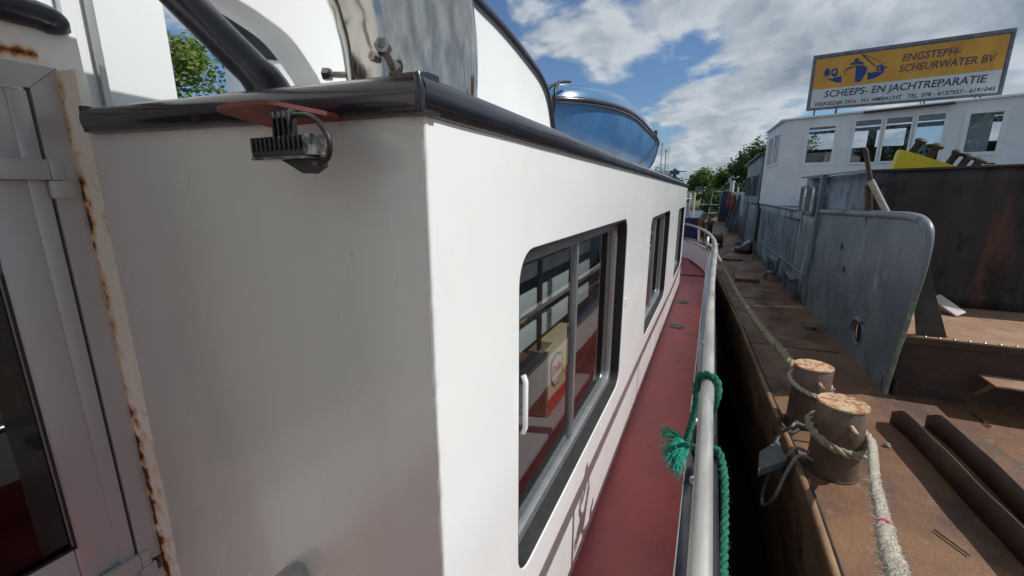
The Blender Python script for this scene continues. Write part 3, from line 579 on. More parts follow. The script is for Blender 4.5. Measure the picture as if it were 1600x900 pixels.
# ============================================================ dinghy on the roof
din = thing('dinghy', 'blue dinghy with dark rubbing strake, resting on the cabin roof', 'dinghy', (-1.3, 4.4, .13))
def ring(z, hx, y0, y1, pn=2.8, pf=6.0, cx=-1.40, arch=.08):
    out = []; ym = (y0+y1)*.5-.2
    for i in range(72):
        a = 2*math.pi*i/72; c, s_ = math.cos(a), math.sin(a)
        if s_ < 0: e = 2/pn; L = ym-y0
        else: e = 2/pf; L = y1-ym
        yy = ym+math.copysign(abs(s_)**e, s_)*L; e2 = 2/pn if s_ < 0 else 2/pf; xx = cx+math.copysign(abs(c)**e2, c)*hx
        out.append(Vector((xx, yy, z+arch*(1-((yy-4.75)/1.9)**2))))
    return out
def loft(rings, capb=True, capt=True):
    n = 72; vs = [p for r in rings for p in r]; fs = [(i*n+k, i*n+(k+1) % n, (i+1)*n+(k+1) % n, (i+1)*n+k) for i in range(len(rings)-1) for k in range(n)]
    if capb: fs.append(tuple(range(n))[::-1])
    if capt: fs.append(tuple((len(rings)-1)*n+k for k in range(n)))
    return MB().add(vs, fs)
HY = 6.72
loft([ring(.15, .16, 3.9, 5.9, 2, 3, arch=0), ring(.165, .30, 3.5, 6.2, 2.2, 4, arch=.0), ring(.20, .46, 3.25, 6.45, 2.4, 5, arch=.01), ring(.28, .57, 3.08, HY-.12, 2.5, 6, arch=.03), ring(.38, .63, 2.98, HY-.06, 2.6, 7, arch=.05), ring(.48, .66, 2.92, HY-.02, 2.7, 7, arch=.07), ring(.595, .665, 2.88, HY, 2.8, 7)], capt=False).build('hull', 'bluehull', din, 70)
gr = ring(.605, .674, 2.865, HY+.01, 2.8, 7)
MB().tube(gr, .024, 10, closed=True).tube(catmull([(-.79, 6.55, .60), (-.81, 6.53, .47), (-.86, 6.46, .34), (-1.0, 6.32, .22)], 5), .020, 8).build('rubbing_strake', 'blacksat', din, 60)
loft([ring(.61, .668, 2.87, HY, 2.8, 7), ring(.665, .655, 2.89, HY-.02, 2.8, 7, arch=.10), ring(.70, .62, 2.93, HY-.06, 2.7, 6, arch=.12), ring(.715, .54, 3.03, HY-.16, 2.6, 5, arch=.13), ring(.72, .36, 3.3, 6.2, 2.4, 4, arch=.13)], capb=False).build('top_moulding', 'bluetop', din, 70)
MB().tube(ring(.716, .52, 3.06, HY-.2, 2.6, 5, arch=.13), .007, 6, closed=True).build('top_seam', 'blacksat', din, 60)
MB().tube(catmull([(-.97, 3.05, .74), (-1.01, 2.93, .715), (-1.05, 2.86, .67), (-1.08, 2.82, .61), (-1.08, 2.81, .53)], 5), .009, 8).tube(catmull([(-1.01, 2.93, .715), (-1.01, 2.85, .66), (-1.0, 2.82, .60), (-1.01, 2.83, .50)], 5), .010, 8).build('strap', 'rubber', din, 60)
MB().tube(catmull([(-.735, 5.9, .70), (-.72, 5.9, .60), (-.76, 5.5, .42), (-.83, 5.1, .26), (-.86, 4.9, .14)], 6), .006, 6).cyl((-.735, 5.9, .68), (-.735, 5.9, .75), .02, seg=10, bev=.003).build('lashing', 'rubber', din, 60)
for k, y in enumerate((5.0, 5.12, 5.24, 5.38)): MB().box(-.738, -.732, y, y+.06, .70, .74).build('registration_mark', 'signw', din)
for y in (3.7, 5.7): MB().box(-1.75, -1.0, y, y+.12, .116, .20, .01).build('chock', 'blacksat', din)

# ============================================================ banana box in the window
BX0, BX1, BY0, BY1, BZ0, BZ1 = -.92, -.60, 1.68, 2.12, -1.018, -.695
box = thing('cardboard_box', 'yellow and red banana box standing behind the first cabin window', 'box', (-.75, 1.9, BZ0))
MB().box(BX0, BX1, BY0, BY1, BZ0, BZ1, .004).build('carton', 'card', box)
MB().box(BX0-.003, BX1-.01, BY0-.003, BY0+.001, BZ0+.01, BZ1).box(BX0, BX1-.02, BY0-.04, BY0+.1, BZ1+.001, BZ1+.006).build('plain_side', 'cardbrown', box)
e = .0015
plate('red_band', [(BY0+.004, BZ0+.002), (BY1-.004, BZ0+.002), (BY1-.004, BZ0+.065), (BY0+.004, BZ0+.085)], [], .002, (BX1+e, 0, 0), (0, 1, 0), (0, 0, 1), 'redink', box)
plate('banana_print', [(1.86, -.83), (1.93, -.90), (2.02, -.88), (2.09, -.80), (2.11, -.72), (2.06, -.715), (2.02, -.77), (1.99, -.83), (1.95, -.80), (1.99, -.73), (1.96, -.72), (1.90, -.78)], [], .002, (BX1+e+.001, 0, 0), (0, 1, 0), (0, 0, 1), 'yink', box)
sh_ = [(1.70, -.80), (1.715, -.86), (1.76, -.90), (1.82, -.90), (1.865, -.86), (1.875, -.80), (1.86, -.755), (1.79, -.735), (1.715, -.755)]
plate('badge_rim', sh_, [], .002, (BX1+e+.001, 0, 0), (0, 1, 0), (0, 0, 1), 'blueink', box)
cx_, cy_ = 1.788, -.82
plate('badge', [((a-cx_)*.86+cx_, (b_-cy_)*.86+cy_) for a, b_ in sh_], [], .002, (BX1+e+.002, 0, 0), (0, 1, 0), (0, 0, 1), 'cream', box)
text_mesh('lettering', 'Dole', (BX1+e+.0035, 1.725, -.832), (0, 1, 0), (0, 0, 1), .125, .042, 'redink', box, bold=.03)
MB().box(-.74, -.62, 2.3, 2.46, -1.019, -1.015).build('paper_scrap', 'cream', None)
tag(bpy.data.objects['paper_scrap'], 'small pale paper lying beside the banana box inside the window', 'paper')

# ============================================================ green rope
gr_ = thing('mooring_line', 'green rope tied round the handrail with a frayed end, hanging outboard', 'rope', (.05, 1.75, -1.1))
loop1 = [(.020, 1.80, -.80), (.012, 1.79, -.765), (.022, 1.78, -.728), (.050, 1.765, -.716), (.080, 1.75, -.728), (.090, 1.72, -.76), (.082, 1.70, -.80), (.075, 1.72, -.86), (.080, 1.76, -.95), (.085, 1.80, -1.03), (.075, 1.84, -1.065)]
rope('rail_turn', loop1, .0130, 'ropeg', gr_)
rope('tail', [(.082, 1.73, -.80), (.05, 1.79, -.79), (.020, 1.82, -.775), (.008, 1.83, -.80), (.014, 1.82, -.87), (.006, 1.80, -.95), (-.004, 1.78, -1.01), (-.008, 1.76, -1.05)], .0140, 'ropeg', gr_)
HR = .0150
hang = [(.02, 1.79, -1.06), (.045, 1.80, -1.078), (.085, 1.835, -1.082), (.118, 1.84, -1.083), (.136, 1.79, -1.10), (.146, 1.70, -1.125), (.148, 1.57, -1.165), (.145, 1.42, -1.19), (.140, 1.25, -1.19), (.138, 1.0, -1.15), (.136, .6, -1.12)]
rope('hanging_part', hang, HR, 'ropeg', gr_)
fuzz('loose_fibres', hang+[], .011, 420, .016, 'fray', gr_, 3)
fuzz('loose_fibres', loop1, .0105, 260, .013, 'ropeg', gr_, 4)
b = MB(); rd = random.Random(5)
for k in range(230):
    p0 = Vector((-.008+rd.gauss(0, .006), 1.755+rd.gauss(0, .008), -1.045+rd.gauss(0, .006)))
    tx, ty, tz = rd.choice([(-.105, 1.79, -1.03), (-.075, 1.74, -1.06), (-.055, 1.66, -1.07), (-.035, 1.62, -1.075), (-.04, 1.67, -1.05), (-.06, 1.70, -1.05)])
    p3 = Vector((tx+rd.gauss(0, .012), ty+rd.gauss(0, .02), tz+rd.gauss(0, .014)))
    md = p0.lerp(p3, .5)+Vector((rd.gauss(0, .007), rd.gauss(0, .01), .018+rd.gauss(0, .006)))
    b.tube(catmull([p0, md, p3, p3+Vector((rd.gauss(0, .008), rd.gauss(0, .01), -.012))], 3), [.0022]*4+[.0016]*3+[.0009]*3, 4)
b.build('frayed_end', 'fray', gr_, 60)

# ============================================================ BARGE
bg = thing('work_barge', 'rusty flat work barge with grey deckhouse alongside, carrying bollards and white wheelhouse', 'barge', (2.5, 8, -2.95))
rimp = [(.62, -14), (.62, -4), (.622, 0), (.622, 1.9), (.612, 2.5), (.585, 3.1), (.537, 3.9), (.465, 5.2), (.385, 6.4), (.30, 7.6), (.16, 9.6), (.0, 12.5), (-.15, 17), (-.2, 23), (.1, 28), (.8, 31.5), (2.5, 33)]
rcp = catmull([(a, b_, -1.56) for a, b_ in rimp], 6)
rows = []
for p in rcp: rows.append([Vector((p.x+(9-p.x)*(k/10)**1.6, p.y, -1.6+.004*noise.noise(Vector((p.x+(9-p.x)*(k/10)**1.6, p.y, 0))))) for k in range(11)])
MB().sheet(rows).build('deck', 'rust', bg, 60)
rows = [[p+Vector((.004, 0, -.012)), p+Vector((-.028, 0, -.02)), p+Vector((-.045+.01*noise.noise(p*3), 0, -.12)), p+Vector((-.035+.012*noise.noise(p*2), 0, -.35)), p+Vector((.02, 0, -.62)), p+Vector((.05, 0, -1.0)), p+Vector((.2, 0, -1.75))] for p in rcp]
MB().sheet(rows).build('hull_side', 'wale', bg, 60)
MB().tube([p+Vector((-.008+.004*noise.noise(p*6), 0, -.016+.003*noise.noise(p*9))) for p in rcp], .022, 10).build('gunwale', 'wale', bg, 60)
MB().tube([p+Vector((.020, 0, -.012)) for p in rcp], .008, 6).build('gunwale_edge', 'dark', bg, 60)
# deck plate seams
for y, x1 in ((3.05, .0), (5.05, 1.3), (7.3, 1.28), (11.9, 1.1), (14.8, 1.0)):
    MB().bar((.4 if y > 4 else .63, y, -1.5965), (max(x1, .75), y+.02, -1.5965), .012, .006).build('deck_seam', 'rustshade', bg)
# grey deckhouse side wall (follows the sheer in plan)
wp = [(1.335, 7.02), (1.29, 7.75), (1.23, 9.55), (1.15, 11.7), (1.10, 14.4), (1.05, 16.0)]
rows = [[Vector((x, y, -1.6+1.3*k/8)) for k in range(9)] for x, y in [(p.x, p.y) for p in catmull([(a, b_, 0) for a, b_ in wp[:5]], 5)] if y <= 12.75]
wlen = rows
MB().sheet(rows).build('deckhouse_wall', 'greyhull', bg, 60, thick=.03)
wc_ = catmull([(a, b_, -.30) for a, b_ in wp[:5]], 5)
MB().tube([p+Vector((-.012, 0, 0)) for p in wc_ if 8.3 < p.y <= 12.75], .022, 8).build('ledge', 'greyclean', bg, 60)
MB().tube([p+Vector((-.018, 0, -.88)) for p in wc_ if 7.2 < p.y <= 12.75], .010, 6).build('weld_line', 'greyclean', bg, 60)
# lower forward section after the dark recess
rows = [[Vector((1.085-.01*i+.004*k, 13.15+.9*i, -1.6+1.27*k/6)) for k in range(7)] for i in range(4)]
MB().sheet(rows).build('deckhouse_wall', 'greyhull', bg, 60, thick=.03)
MB().box(1.12, 1.5, 12.72, 13.2, -1.6, -.32).build('recess_shade_block', 'dark', bg)  # solid near-black box; the recess's shade is painted as its colour
MB().tube([(1.055, 13.1, -.30), (1.03, 15.9, -.31)], .025, 8).build('ledge', 'greyclean', bg, 60)
# upper coaming from post to black bulkhead
rows = [[Vector((x+.05, y, z)) for z in (-.75, -.3, .195)] for x, y in ((1.375, 5.46), (1.36, 6.2), (1.345, 7.05), (1.30, 7.75), (1.27, 8.15))]
MB().sheet(rows).build('upper_coaming', 'greyclean', bg, 60, thick=.03)
MB().bar((1.375, 5.45, .205), (1.345, 7.05, .215), .05, .016).bar((1.345, 7.05, .213), (1.265, 8.18, .210), .09, .02).build('coaming_lip', 'greyclean', bg)
MB().bar((1.318, 7.06, -1.6), (1.318, 7.06, .20), .065, .065, .006).build('corner_column', 'greyclean', bg)
# narrow window box by the column
wb = MB().bar((1.262, 7.22, -.16), (1.235, 8.02, -.16), .05, .006).build('narrow_window', 'greyclean', bg)
for y0, y1 in ((7.20, 7.52), (7.62, 7.98)):
    xa = 1.295-.055*(y0-7.2); xb = 1.295-.055*(y1-7.2)
    f = MB().bar((xa-.02, y0, -.30), (xa-.02, y0, .06), .03, .04).bar((xb-.02, y1, -.30), (xb-.02, y1, .06), .03, .04).bar((xa-.02, y0, -.30), (xb-.02, y1, -.30), .04, .03).bar((xa-.02, y0, .06), (xb-.02, y1, .06), .04, .03).build('window', 'frameg', bg)
    MB().add([(xa-.012, y0, -.29), (xb-.012, y1, -.29), (xb-.012, y1, .05), (xa-.012, y0, .05)], [(0, 1, 2, 3)]).build('pane', 'oldglass', f, 0)
    MB().add([(xa-.006, y0, -.29), (xb-.006, y1, -.29), (xb-.006, y1, .05), (xa-.006, y0, .05)], [(0, 1, 2, 3)]).build('curtain', 'signw', f, 0)
bpy.data.objects.remove(wb)
# rounded bulwark screen
BWX = 1.405
o_ = [(7.0, -1.6), (7.0, -.262), (4.42, -.190), (4.22, -.195), (4.08, -.225), (4.00, -.29), (3.965, -.42), (3.965, -.60), (4.01, -.86), (4.05, -1.05), (4.10, -1.25), (4.15, -1.6)]
SLP = Vector((-.027, 1, 0)).normalized()
pts2 = [(p.x, p.y) for p in catmull([(a, b_, 0) for a, b_ in o_[2:9]], 4)]
bw = plate('bulwark_screen', [o_[0], o_[1]]+pts2+o_[9:], [[(4.93+.13*math.cos(a), -1.325+.105*math.sin(a)) for a in [i*math.pi/10 for i in range(20)]]], .022, (BWX+.122, 0, 0), SLP, (0, 0, 1), 'greyclean', bg, bev=.003)
def B3(y, z, off=0): return Vector((BWX+.122+off, 0, 0))+SLP*y+Vector((0, 0, z))
MB().tube([B3(6.9, -.262, -.02)]+[B3(y, z, -.006) for y, z in pts2[:24]], lambda k: .034 if k < .5 else .034-.036*(k-.5), 12).build('screen_rail', 'greyclean', bg, 60)
MB().tube([B3(y, z, -.002) for y, z in pts2[10:]]+[B3(*q) for q in o_[9:]], .015, 8).build('screen_edge', 'edgegreen', bg, 60)
MB().tube([B3(4.93+.16*math.cos(a), -1.325+.13*math.sin(a), -.022) for a in [i*math.pi/12-.1 for i in range(9)]], .02, 8).build('fairlead_lip', 'greyclean', bg, 60)
MB().tube([B3(4.93+.13*math.cos(a), -1.325+.105*math.sin(a), -.006) for a in [i*math.pi/12 for i in range(24)]], .014, 8, closed=True).build('fairlead', 'greyclean', bg, 60)
MB().cyl(B3(4.93, -1.325, .02), B3(4.93, -1.325, .10), .15, seg=20).build('fairlead_dark_plug', 'dark', bg, 40)  # added dark drum behind the hole, so it looks shaded inside
rv = MB()
for k in range(64):
    y = 4.12+2.8*k/63; c = B3(y, -1.05-.03*(y-4.1)/2.9*1.4, -.011); rv.cyl(c, c+Vector((-.006, 0, 0)), .0085, .005, seg=6)
rv.build('rivets', 'greyclean', bg, 60)
for y, z in ((5.66, -.83), (5.86, -.6)): 
    c = B3(y, z, -.012); MB().cyl(c, c+Vector((-.006, 0, 0)), .035, seg=16).build('scupper', 'dark', bg)
# triangular brace behind the screen and small bitts at its foot
plate('brace_plate', [(1.475, -.455), (1.515, -.452), (1.60, -.72), (1.745, -1.113), (1.56, -1.113), (1.515, -.90), (1.46, -.78)], [], .018, (0, 4.25, 0), (1, 0, 0), (0, 0, 1), 'mossdark', bg, bev=.002)
MB().cyl((1.42, 4.22, -1.6), (1.42, 4.22, -1.47), .022, seg=12, bev=.003).cyl((1.475, 4.16, -1.6), (1.475, 4.16, -1.47), .024, seg=12, bev=.003).build('foot_bitt', 'rustshade', bg, 40)
# raised hatch box with riveted top edge, and the black bulkhead behind it
MB().box(1.455, 6.5, 4.20, 4.225, -1.6, -1.116).build('hatch_coaming', 'rustshade', bg)
MB().box(1.44, 6.5, 4.19, 5.50, -1.116, -1.106).build('hatch_top', 'hatch', bg)
MB().bar((1.455, 4.186, -1.14), (6.5, 4.186, -1.14), .05, .012, up=(0, 1, 0)).bar((1.455, 4.192, -1.575), (6.5, 4.192, -1.575), .05, .012, up=(0, 1, 0)).build('coaming_angle', 'rustshade', bg)
rv = MB()
for k in range(58): rv.cyl((1.60+k*.085, 4.205, -1.106), (1.60+k*.085, 4.205, -1.098), .011, .006, seg=8)
rv.build('rivets', 'bolt', bg, 60)
rv = MB()
for k in range(40): rv.cyl((1.50+k*.1, 4.186, -1.575), (1.50+k*.1, 4.176, -1.575), .008, .005, seg=6)
for k in range(6): rv.cyl((1.475, 4.198, -1.5+k*.07), (1.475, 4.188, -1.5+k*.07), .008, .005, seg=6)
rv.build('rivets', 'rustshade', bg, 60)
MB().box(1.93, 2.6, 3.94, 4.17, -1.352, -1.338, .002).bar((1.95, 4.17, -1.5), (1.95, 4.0, -1.35), .02, .02).build('step_plate', 'hatch', bg)
rows = [[Vector((1.40+4.6*i/30, 5.47+.006*noise.noise(Vector((i*.5, k*.4, 0))), -1.11+(1.30+.004*i)*k/12)) for k in range(13)] for i in range(31)]
MB().sheet(rows).build('black_bulkhead', 'blackrust', bg, 60, thick=.03)
MB().bar((1.39, 5.465, .20), (6.0, 5.465, .32), .05, .02).build('bulkhead_lip', 'rustshade', bg)
# bollards
def bollard(x, y, r, ztop, tilt=0):
    o = MB().tube([(x, y, -1.6), (x, y, -1.34), (x+.0, y, ztop-.006), (x, y, ztop-.002)], [r*1.03, r*1.0, r, r-.006], 48, cap=False).build('bollard', 'bollard', bg, 60)
    b = MB(); rr = [0, .35, .62, .82, .93, 1.0, 1.02]
    vs = [Vector((x, y, ztop))]; 
    for q in rr[1:]:
        for k in range(48):
            a = 2*math.pi*k/48; z = ztop+(.003*noise.noise(Vector((math.cos(a)*q*4, math.sin(a)*q*4, x))) if q < .9 else (.003 if q < 1.01 else -.006)); vs.append(Vector((x+r*q*math.cos(a), y+r*q*math.sin(a), z)))
    fs = [(0, 1+k, 1+(k+1) % 48) for k in range(48)]+[(1+i*48+k, 1+(i+1)*48+k, 1+(i+1)*48+(k+1) % 48, 1+i*48+(k+1) % 48) for i in range(len(rr)-2) for k in range(48)]
    b.add(vs, fs).build('bollard_cap', 'bollardtop', o, 60)
    a = Vector((x+r*.12, y-r*.97, ztop-.078)); MB().cyl(a+Vector((0, .03, 0)), a+Vector((.020, -.055, -.020)), .0135, .0125, seg=12, bev=.003).build('bollard_pin', 'bollardtop', o, 40)
    MB().cyl((x, y, -1.6), (x, y, -1.588), r*1.10, seg=32, bev=.003).build('bollard_base', 'rustshade', o, 40)
    return o
bollard(.775, 2.78, .120, -1.165); bollard(.735, 3.34, .113, -1.165)
# deck hatches, vents, pipes far along the side deck
MB().box(.50, .89, 8.60, 9.30, -1.599, -1.54, .006).build('deck_hatch', 'rust', bg)
MB().box(.33, .76, 11.2, 11.65, -1.599, -1.56, .006).build('deck_hatch', 'rust', bg)
MB().cyl((1.19, 5.88, -1.6), (1.19, 5.88, -1.562), .062, seg=24, bev=.004).cyl((1.19, 5.88, -1.562), (1.19, 5.88, -1.558), .045, seg=24).build('deck_filler', 'fender', bg, 40)
for y0, y1 in ((9.35, 10.5), (7.55, 8.45)):
    g = MB(); x0 = 1.19 if y0 > 9 else 1.235
    for k in range(5): yy = y0+(y1-y0)*k/4; g.bar((x0, yy, -1.58), (x0, yy, -1.32), .05, .03)
    g.bar((x0-.02, y0-.05, -1.30), (x0-.02+.02, y1+.05, -1.30), .08, .02).build('side_vent', 'greyhull', bg)
MB().tube(catmull([(1.16, 8.75, -1.15), (1.13, 8.75, -1.25), (1.14, 8.8, -1.38), (1.12, 8.95, -1.46), (1.05, 9.05, -1.47), (1.02, 9.1, -1.52), (1.02, 9.1, -1.6)], 5), .035, 10).build('vent_pipe', 'greyclean', bg, 60)
MB().tube([(1.10, 12.6, -.42), (1.08, 12.6, -1.25)], .04, 8).tube([(1.06, 12.5, -1.2), (1.0, 11.6, -1.6)], .018, 6).build('drain_pipe', 'rustshade', bg, 60)
MB().bar((1.25, 8.0, -.44), (1.20, 9.0, -.44), .02, .02).tube([(1.262, 8.05, -.44), (1.262, 8.05, -1.5)], .006, 6).build('wall_hook', 'rustshade', bg)
MB().bar((1.02, 13.2, -1.55), (.78, 12.6, -1.50), .35, .06).bar((1.0, 14.0, -1.4), (.80, 13.2, -1.42), .30, .05).build('leaning_plate', 'rustshade', bg)
# second small grey deckhouse, far wall with braces
fh = MB().add([(1.09, 13.4, -.31), (1.00, 17.3, -.31), (1.00, 17.3, .82), (1.09, 13.4, .95), (3.5, 13.4, -.31), (3.5, 13.4, .95), (3.5, 17.3, .8), (3.5, 17.3, -.31)], [(0, 1, 2, 3), (4, 0, 3, 5), (3, 2, 6, 5), (1, 7, 6, 2)]).build('aft_deckhouse', 'greyhull', bg, 0)
MB().bar((1.07, 13.2, .97), (.97, 17.6, .86), .16, .03).build('deckhouse_eave', 'greyclean', fh)
for y0, y1 in ((13.75, 14.6), (15.0, 15.9), (16.35, 16.9)):
    xx = 1.075-.023*(y0-13.4); MB().add([(xx, y0, -.12), (xx-.023*(y1-y0), y1, -.12), (xx-.023*(y1-y0), y1, .42), (xx, y0, .42)], [(0, 1, 2, 3)]).build('pane', 'darkglass', fh, 0)
    MB().bar((xx-.01, y0, -.14), (xx-.01, y0, .44), .04, .05).bar((xx-.012-.02*(y1-y0), y1, -.14), (xx-.012-.02*(y1-y0), y1, .44), .04, .05).bar((xx-.01, y0, .44), (xx-.03, y1, .44), .05, .04).build('window_frame', 'greyclean', fh)
rows = [[Vector((x, y, z)) for z in (-1.6, -.8, -.02)] for x, y in ((1.04, 16.0), (1.0, 18), (.95, 22), (.85, 26.5), (.62, 27.6))]
MB().sheet(rows).build('bulwark', 'greyclean', bg, 60, thick=.05)
MB().add([(.35, 26.0, -1.6), (1.0, 26.0, -1.6), (1.0, 26.0, -.02), (.46, 26.0, -.02), (.40, 26.0, -.2)], [(0, 1, 2, 3, 4)]).build('end_plate', 'bluedark', bg, 0, thick=.06)
MB().tube([(.34, 25.95, -1.55), (.38, 25.95, -.2), (.47, 25.95, 0), (.7, 25.95, .02)], .05, 8).build('end_plate_edge', 'greyclean', bg, 60)
for y, dx in ((22, 0), (19.2, .04)):
    MB().prism([(.62+dx, y, -1.6), (.98, y, -1.6), (.98, y, -.15), (.90, y, -.15)], (0, .08, 0)).bar((.60+dx, y-.02, -1.6), (.88+dx, y-.02, -.12), .05, .05).build('bulwark_brace', 'greyclean', bg)
MB().prism([(.60, 12.9, -1.59), (1.0, 12.9, -1.59), (1.0, 12.9, -1.3)], (0, .5, 0)).build('step_wedge', 'greyclean', bg)

# wheelhouse of the barge
A = Vector((1.2, 10.8, 0)); TH = R(15); DF = Vector((math.cos(TH), -math.sin(TH), 0)); NF = Vector((-math.sin(TH), -math.cos(TH), 0))
wins = [(.43, .87, .555, 1.25), (1.155, 1.545, .528, 1.305), (1.60, 1.965, .535, 1.31), (2.02, 2.385, .53, 1.32), (2.665, 3.06, .635, 1.275)]
ho = [[(a, c), (b_, c), (b_, d_), (a, d_)] for a, b_, c, d_ in wins]
wh = plate('wheelhouse', [(0, -.30), (4.4, -.30), (4.4, 1.50), (0, 1.41)], ho, .05, A+Vector((0, 0, 0))-NF*.025, DF, (0, 0, 1), 'wh', bg, bev=.003)
for i, (a, b_, c, d_) in enumerate(wins):
    wf = plate('window_frame', [(a-.05, c-.05), (b_+.05, c-.05), (b_+.05, d_+.04), (a-.05, d_+.04)] if i in (0, 4) else [(a-.02, c-.02), (b_+.02, c-.02), (b_+.02, d_+.015), (a-.02, d_+.015)], [[(a+.012, c+.012), (b_-.012, c+.012), (b_-.012, d_-.012), (a+.012, d_-.012)]], .03, A+NF*.012, DF, (0, 0, 1), 'whtrim', wh, bev=.003)
    plate('pane', [(a, c), (b_, c), (b_, d_), (a, d_)], [], .004, A-NF*.01, DF, (0, 0, 1), 'oldglass', wh, smooth=0)
plate('door_panel', [(.36, -.2), (.94, -.2), (.94, 1.30), (.36, 1.30)], [[(.42, .545), (.88, .545), (.88, 1.26), (.42, 1.26)], [(.385, .38), (.915, .38), (.915, .388), (.385, .388)]], .014, A+NF*.008, DF, (0, 0, 1), 'whtrim', wh, bev=.002)
plate('door_panel', [(2.60, -.2), (3.13, -.2), (3.13, 1.33), (2.60, 1.33)], [[(2.65, .62), (3.075, .62), (3.075, 1.29), (2.65, 1.29)]], .014, A+NF*.008, DF, (0, 0, 1), 'whtrim', wh, bev=.002)
q = A+DF*3.02+NF*.03+Vector((0, 0, .45)); MB().bar(q-DF*.06, q+DF*.06, .012, .02).build('door_handle', 'rubber', wh)
q = A+DF*2.95+NF*.0; 
# far wall with openings, side walls, roof
Bk = A-NF*2.1
plate('far_wall', [(-.1, -.3), (4.4, -.3), (4.4, 1.45), (-.1, 1.38)], [[(a, .97), (b_, .97), (b_, 1.33), (a, 1.33)] for a, b_ in ((.1, .75), (.9, 1.32), (1.47, 1.95), (2.1, 2.6), (2.8, 3.4), (3.55, 4.1))], .05, Bk, DF, (0, 0, 1), 'dark', wh)
plate('right_wall', [(0, -.3), (2.1, -.3), (2.1, 1.45), (0, 1.5)], [[(.4, .6), (1.6, .6), (1.6, 1.25), (.4, 1.25)]], .05, A+DF*4.4, -NF, (0, 0, 1), 'wh', wh)
LD = (Vector((1.085, 12.75, 0))-A).normalized(); LL = (Vector((1.085, 12.75, 0))-A).length
plate('left_wall', [(0, -.3), (LL, -.3), (LL, 1.40), (0, 1.41)], [[(.28, .60), (.78, .60), (.78, 1.20), (.53, 1.24), (.28, 1.20)], [(.95, .60), (1.5, .60), (1.5, 1.16), (1.22, 1.24), (.95, 1.20)]], .05, A+Vector((.02, 0, 0)), LD, (0, 0, 1), 'wh', wh, bev=.003)
for a, b_ in ((.28, .78), (.95, 1.5)):
    plate('pane', [(a, .6), (b_, .6), (b_, 1.2), (a, 1.2)], [], .004, A+Vector((.02, 0, 0)), LD, (0, 0, 1), 'darkglass', wh, smooth=0)
    plate('window_frame', [(a-.05, .55), (b_+.05, .55), (b_+.05, 1.22), ((a+b_)/2, 1.29), (a-.05, 1.24)], [[(a, .60), (a+.21, .6), (a+.21, 1.2), (a, 1.18)], [(a+.25, .6), (b_, .6), (b_, 1.2), (a+.25, 1.2)]], .03, A+Vector((-.01, 0, 0)), LD, (0, 0, 1), 'whtrim', wh, bev=.003)
far_l = Vector((1.085, 12.75, 0)); far_r = Bk+DF*4.5
rp = [A-DF*.06+NF*.06, A+DF*4.5+NF*.06, far_r, Vector((1.04, 12.9, 0))]; zz = [1.415, 1.505, 1.46, 1.41]
MB().add([Vector((p.x, p.y, z)) for p, z in zip(rp, zz)]+[Vector((p.x, p.y, z+.03)) for p, z in zip(rp, zz)], [(0, 1, 2, 3), (4, 5, 6, 7), (0, 1, 5, 4), (1, 2, 6, 5), (2, 3, 7, 6), (3, 0, 4, 7)]).build('wheelhouse_roof', 'wh', wh, 0)
a_ = A+DF*1.25+NF*.09; c_ = A+DF*2.45+NF*.09; MB().bar(a_+Vector((0, 0, 1.425)), c_+Vector((0, 0, 1.45)), .05, .035).build('awning_bar', 'rustshade', wh)
MB().add([(1.27, 8.1, -.31), (1.22, 9.6, -.31), (1.14, 11.7, -.31), (1.09, 13.2, -.31), (6, 13.2, -.31), (6, 8.1, -.31)], [(0, 1, 2, 3, 4, 5)]).build('deckhouse_top', 'greyclean', bg, 0)
MB().box(1.3, 5.0, 10.9, 12.4, -.28, -.26).build('wheelhouse_floor', 'dark', wh)
q = A+DF*1.75-NF*1.0; MB().box(q.x-.22, q.x+.30, q.y-.15, q.y+.2, -.26, .88, .01).build('steering_console', 'dark', wh)
q = A+DF*2.83-NF*.16; MB().add([q-DF*.16+Vector((0, 0, .62)), q+DF*.14+Vector((0, 0, .62)), q+DF*.14+Vector((0, 0, 1.3)), q-DF*.16+Vector((0, 0, 1.3))], [(0, 1, 2, 3)]).build('curtain', 'slat', wh, 0)
# ---- sign
P = Vector((1.75, 10.6, 0)); TS = R(8); DS = Vector((math.cos(TS), -math.sin(TS), 0)); NS = Vector((-math.sin(TS), -math.cos(TS), 0))
sg = thing('signboard', 'orange and white ship repair signboard on the wheelhouse roof', 'sign', P+DS*1.1+Vector((0, 0, 1.45)))
bd = plate('board', [(-.21, 1.585), (2.40, 1.585), (2.40, 2.515), (-.21, 2.515)], [], .03, P, DS, (0, 0, 1), 'frameg', sg)
zl = lambda s_: 1.955+.0*s_
plate('orange_panel', [(-.185, 1.935), (2.375, 1.955), (2.375, 2.475), (-.185, 2.475)], [], .006, P+NS*.018, DS, (0, 0, 1), 'signo', sg)
plate('white_panel', [(-.185, 1.60), (2.375, 1.60), (2.375, 1.953), (-.185, 1.933)], [], .006, P+NS*.018, DS, (0, 0, 1), 'signw', sg)
plate('sign_frame', [(-.245, 1.553), (2.435, 1.553), (2.435, 2.555), (-.245, 2.555)], [[(-.205, 1.588), (2.395, 1.588), (2.395, 2.50), (-.205, 2.50)]], .06, P, DS, (0, 0, 1), 'frameg', sg, bev=.004)
NP = NS*.0225
def ST(t, s0, s1, z, cap, mat, bold=0): text_mesh('lettering', t, P+NP+DS*s0+Vector((0, 0, z)), DS, (0, 0, 1), s1-s0, cap, mat, sg, shear=.12, bold=bold, th=.003)
ST('ENGSTEPH-', 1.09, 1.83, 2.262, .115, 'signp', .012); ST('SCHEURWATER BV', 1.07, 2.27, 2.085, .115, 'signp', .012)
ST('SCHEEPS- EN JACHTREPARATIE', 0.02, 2.22, 1.775, .118, 'signb', .010)
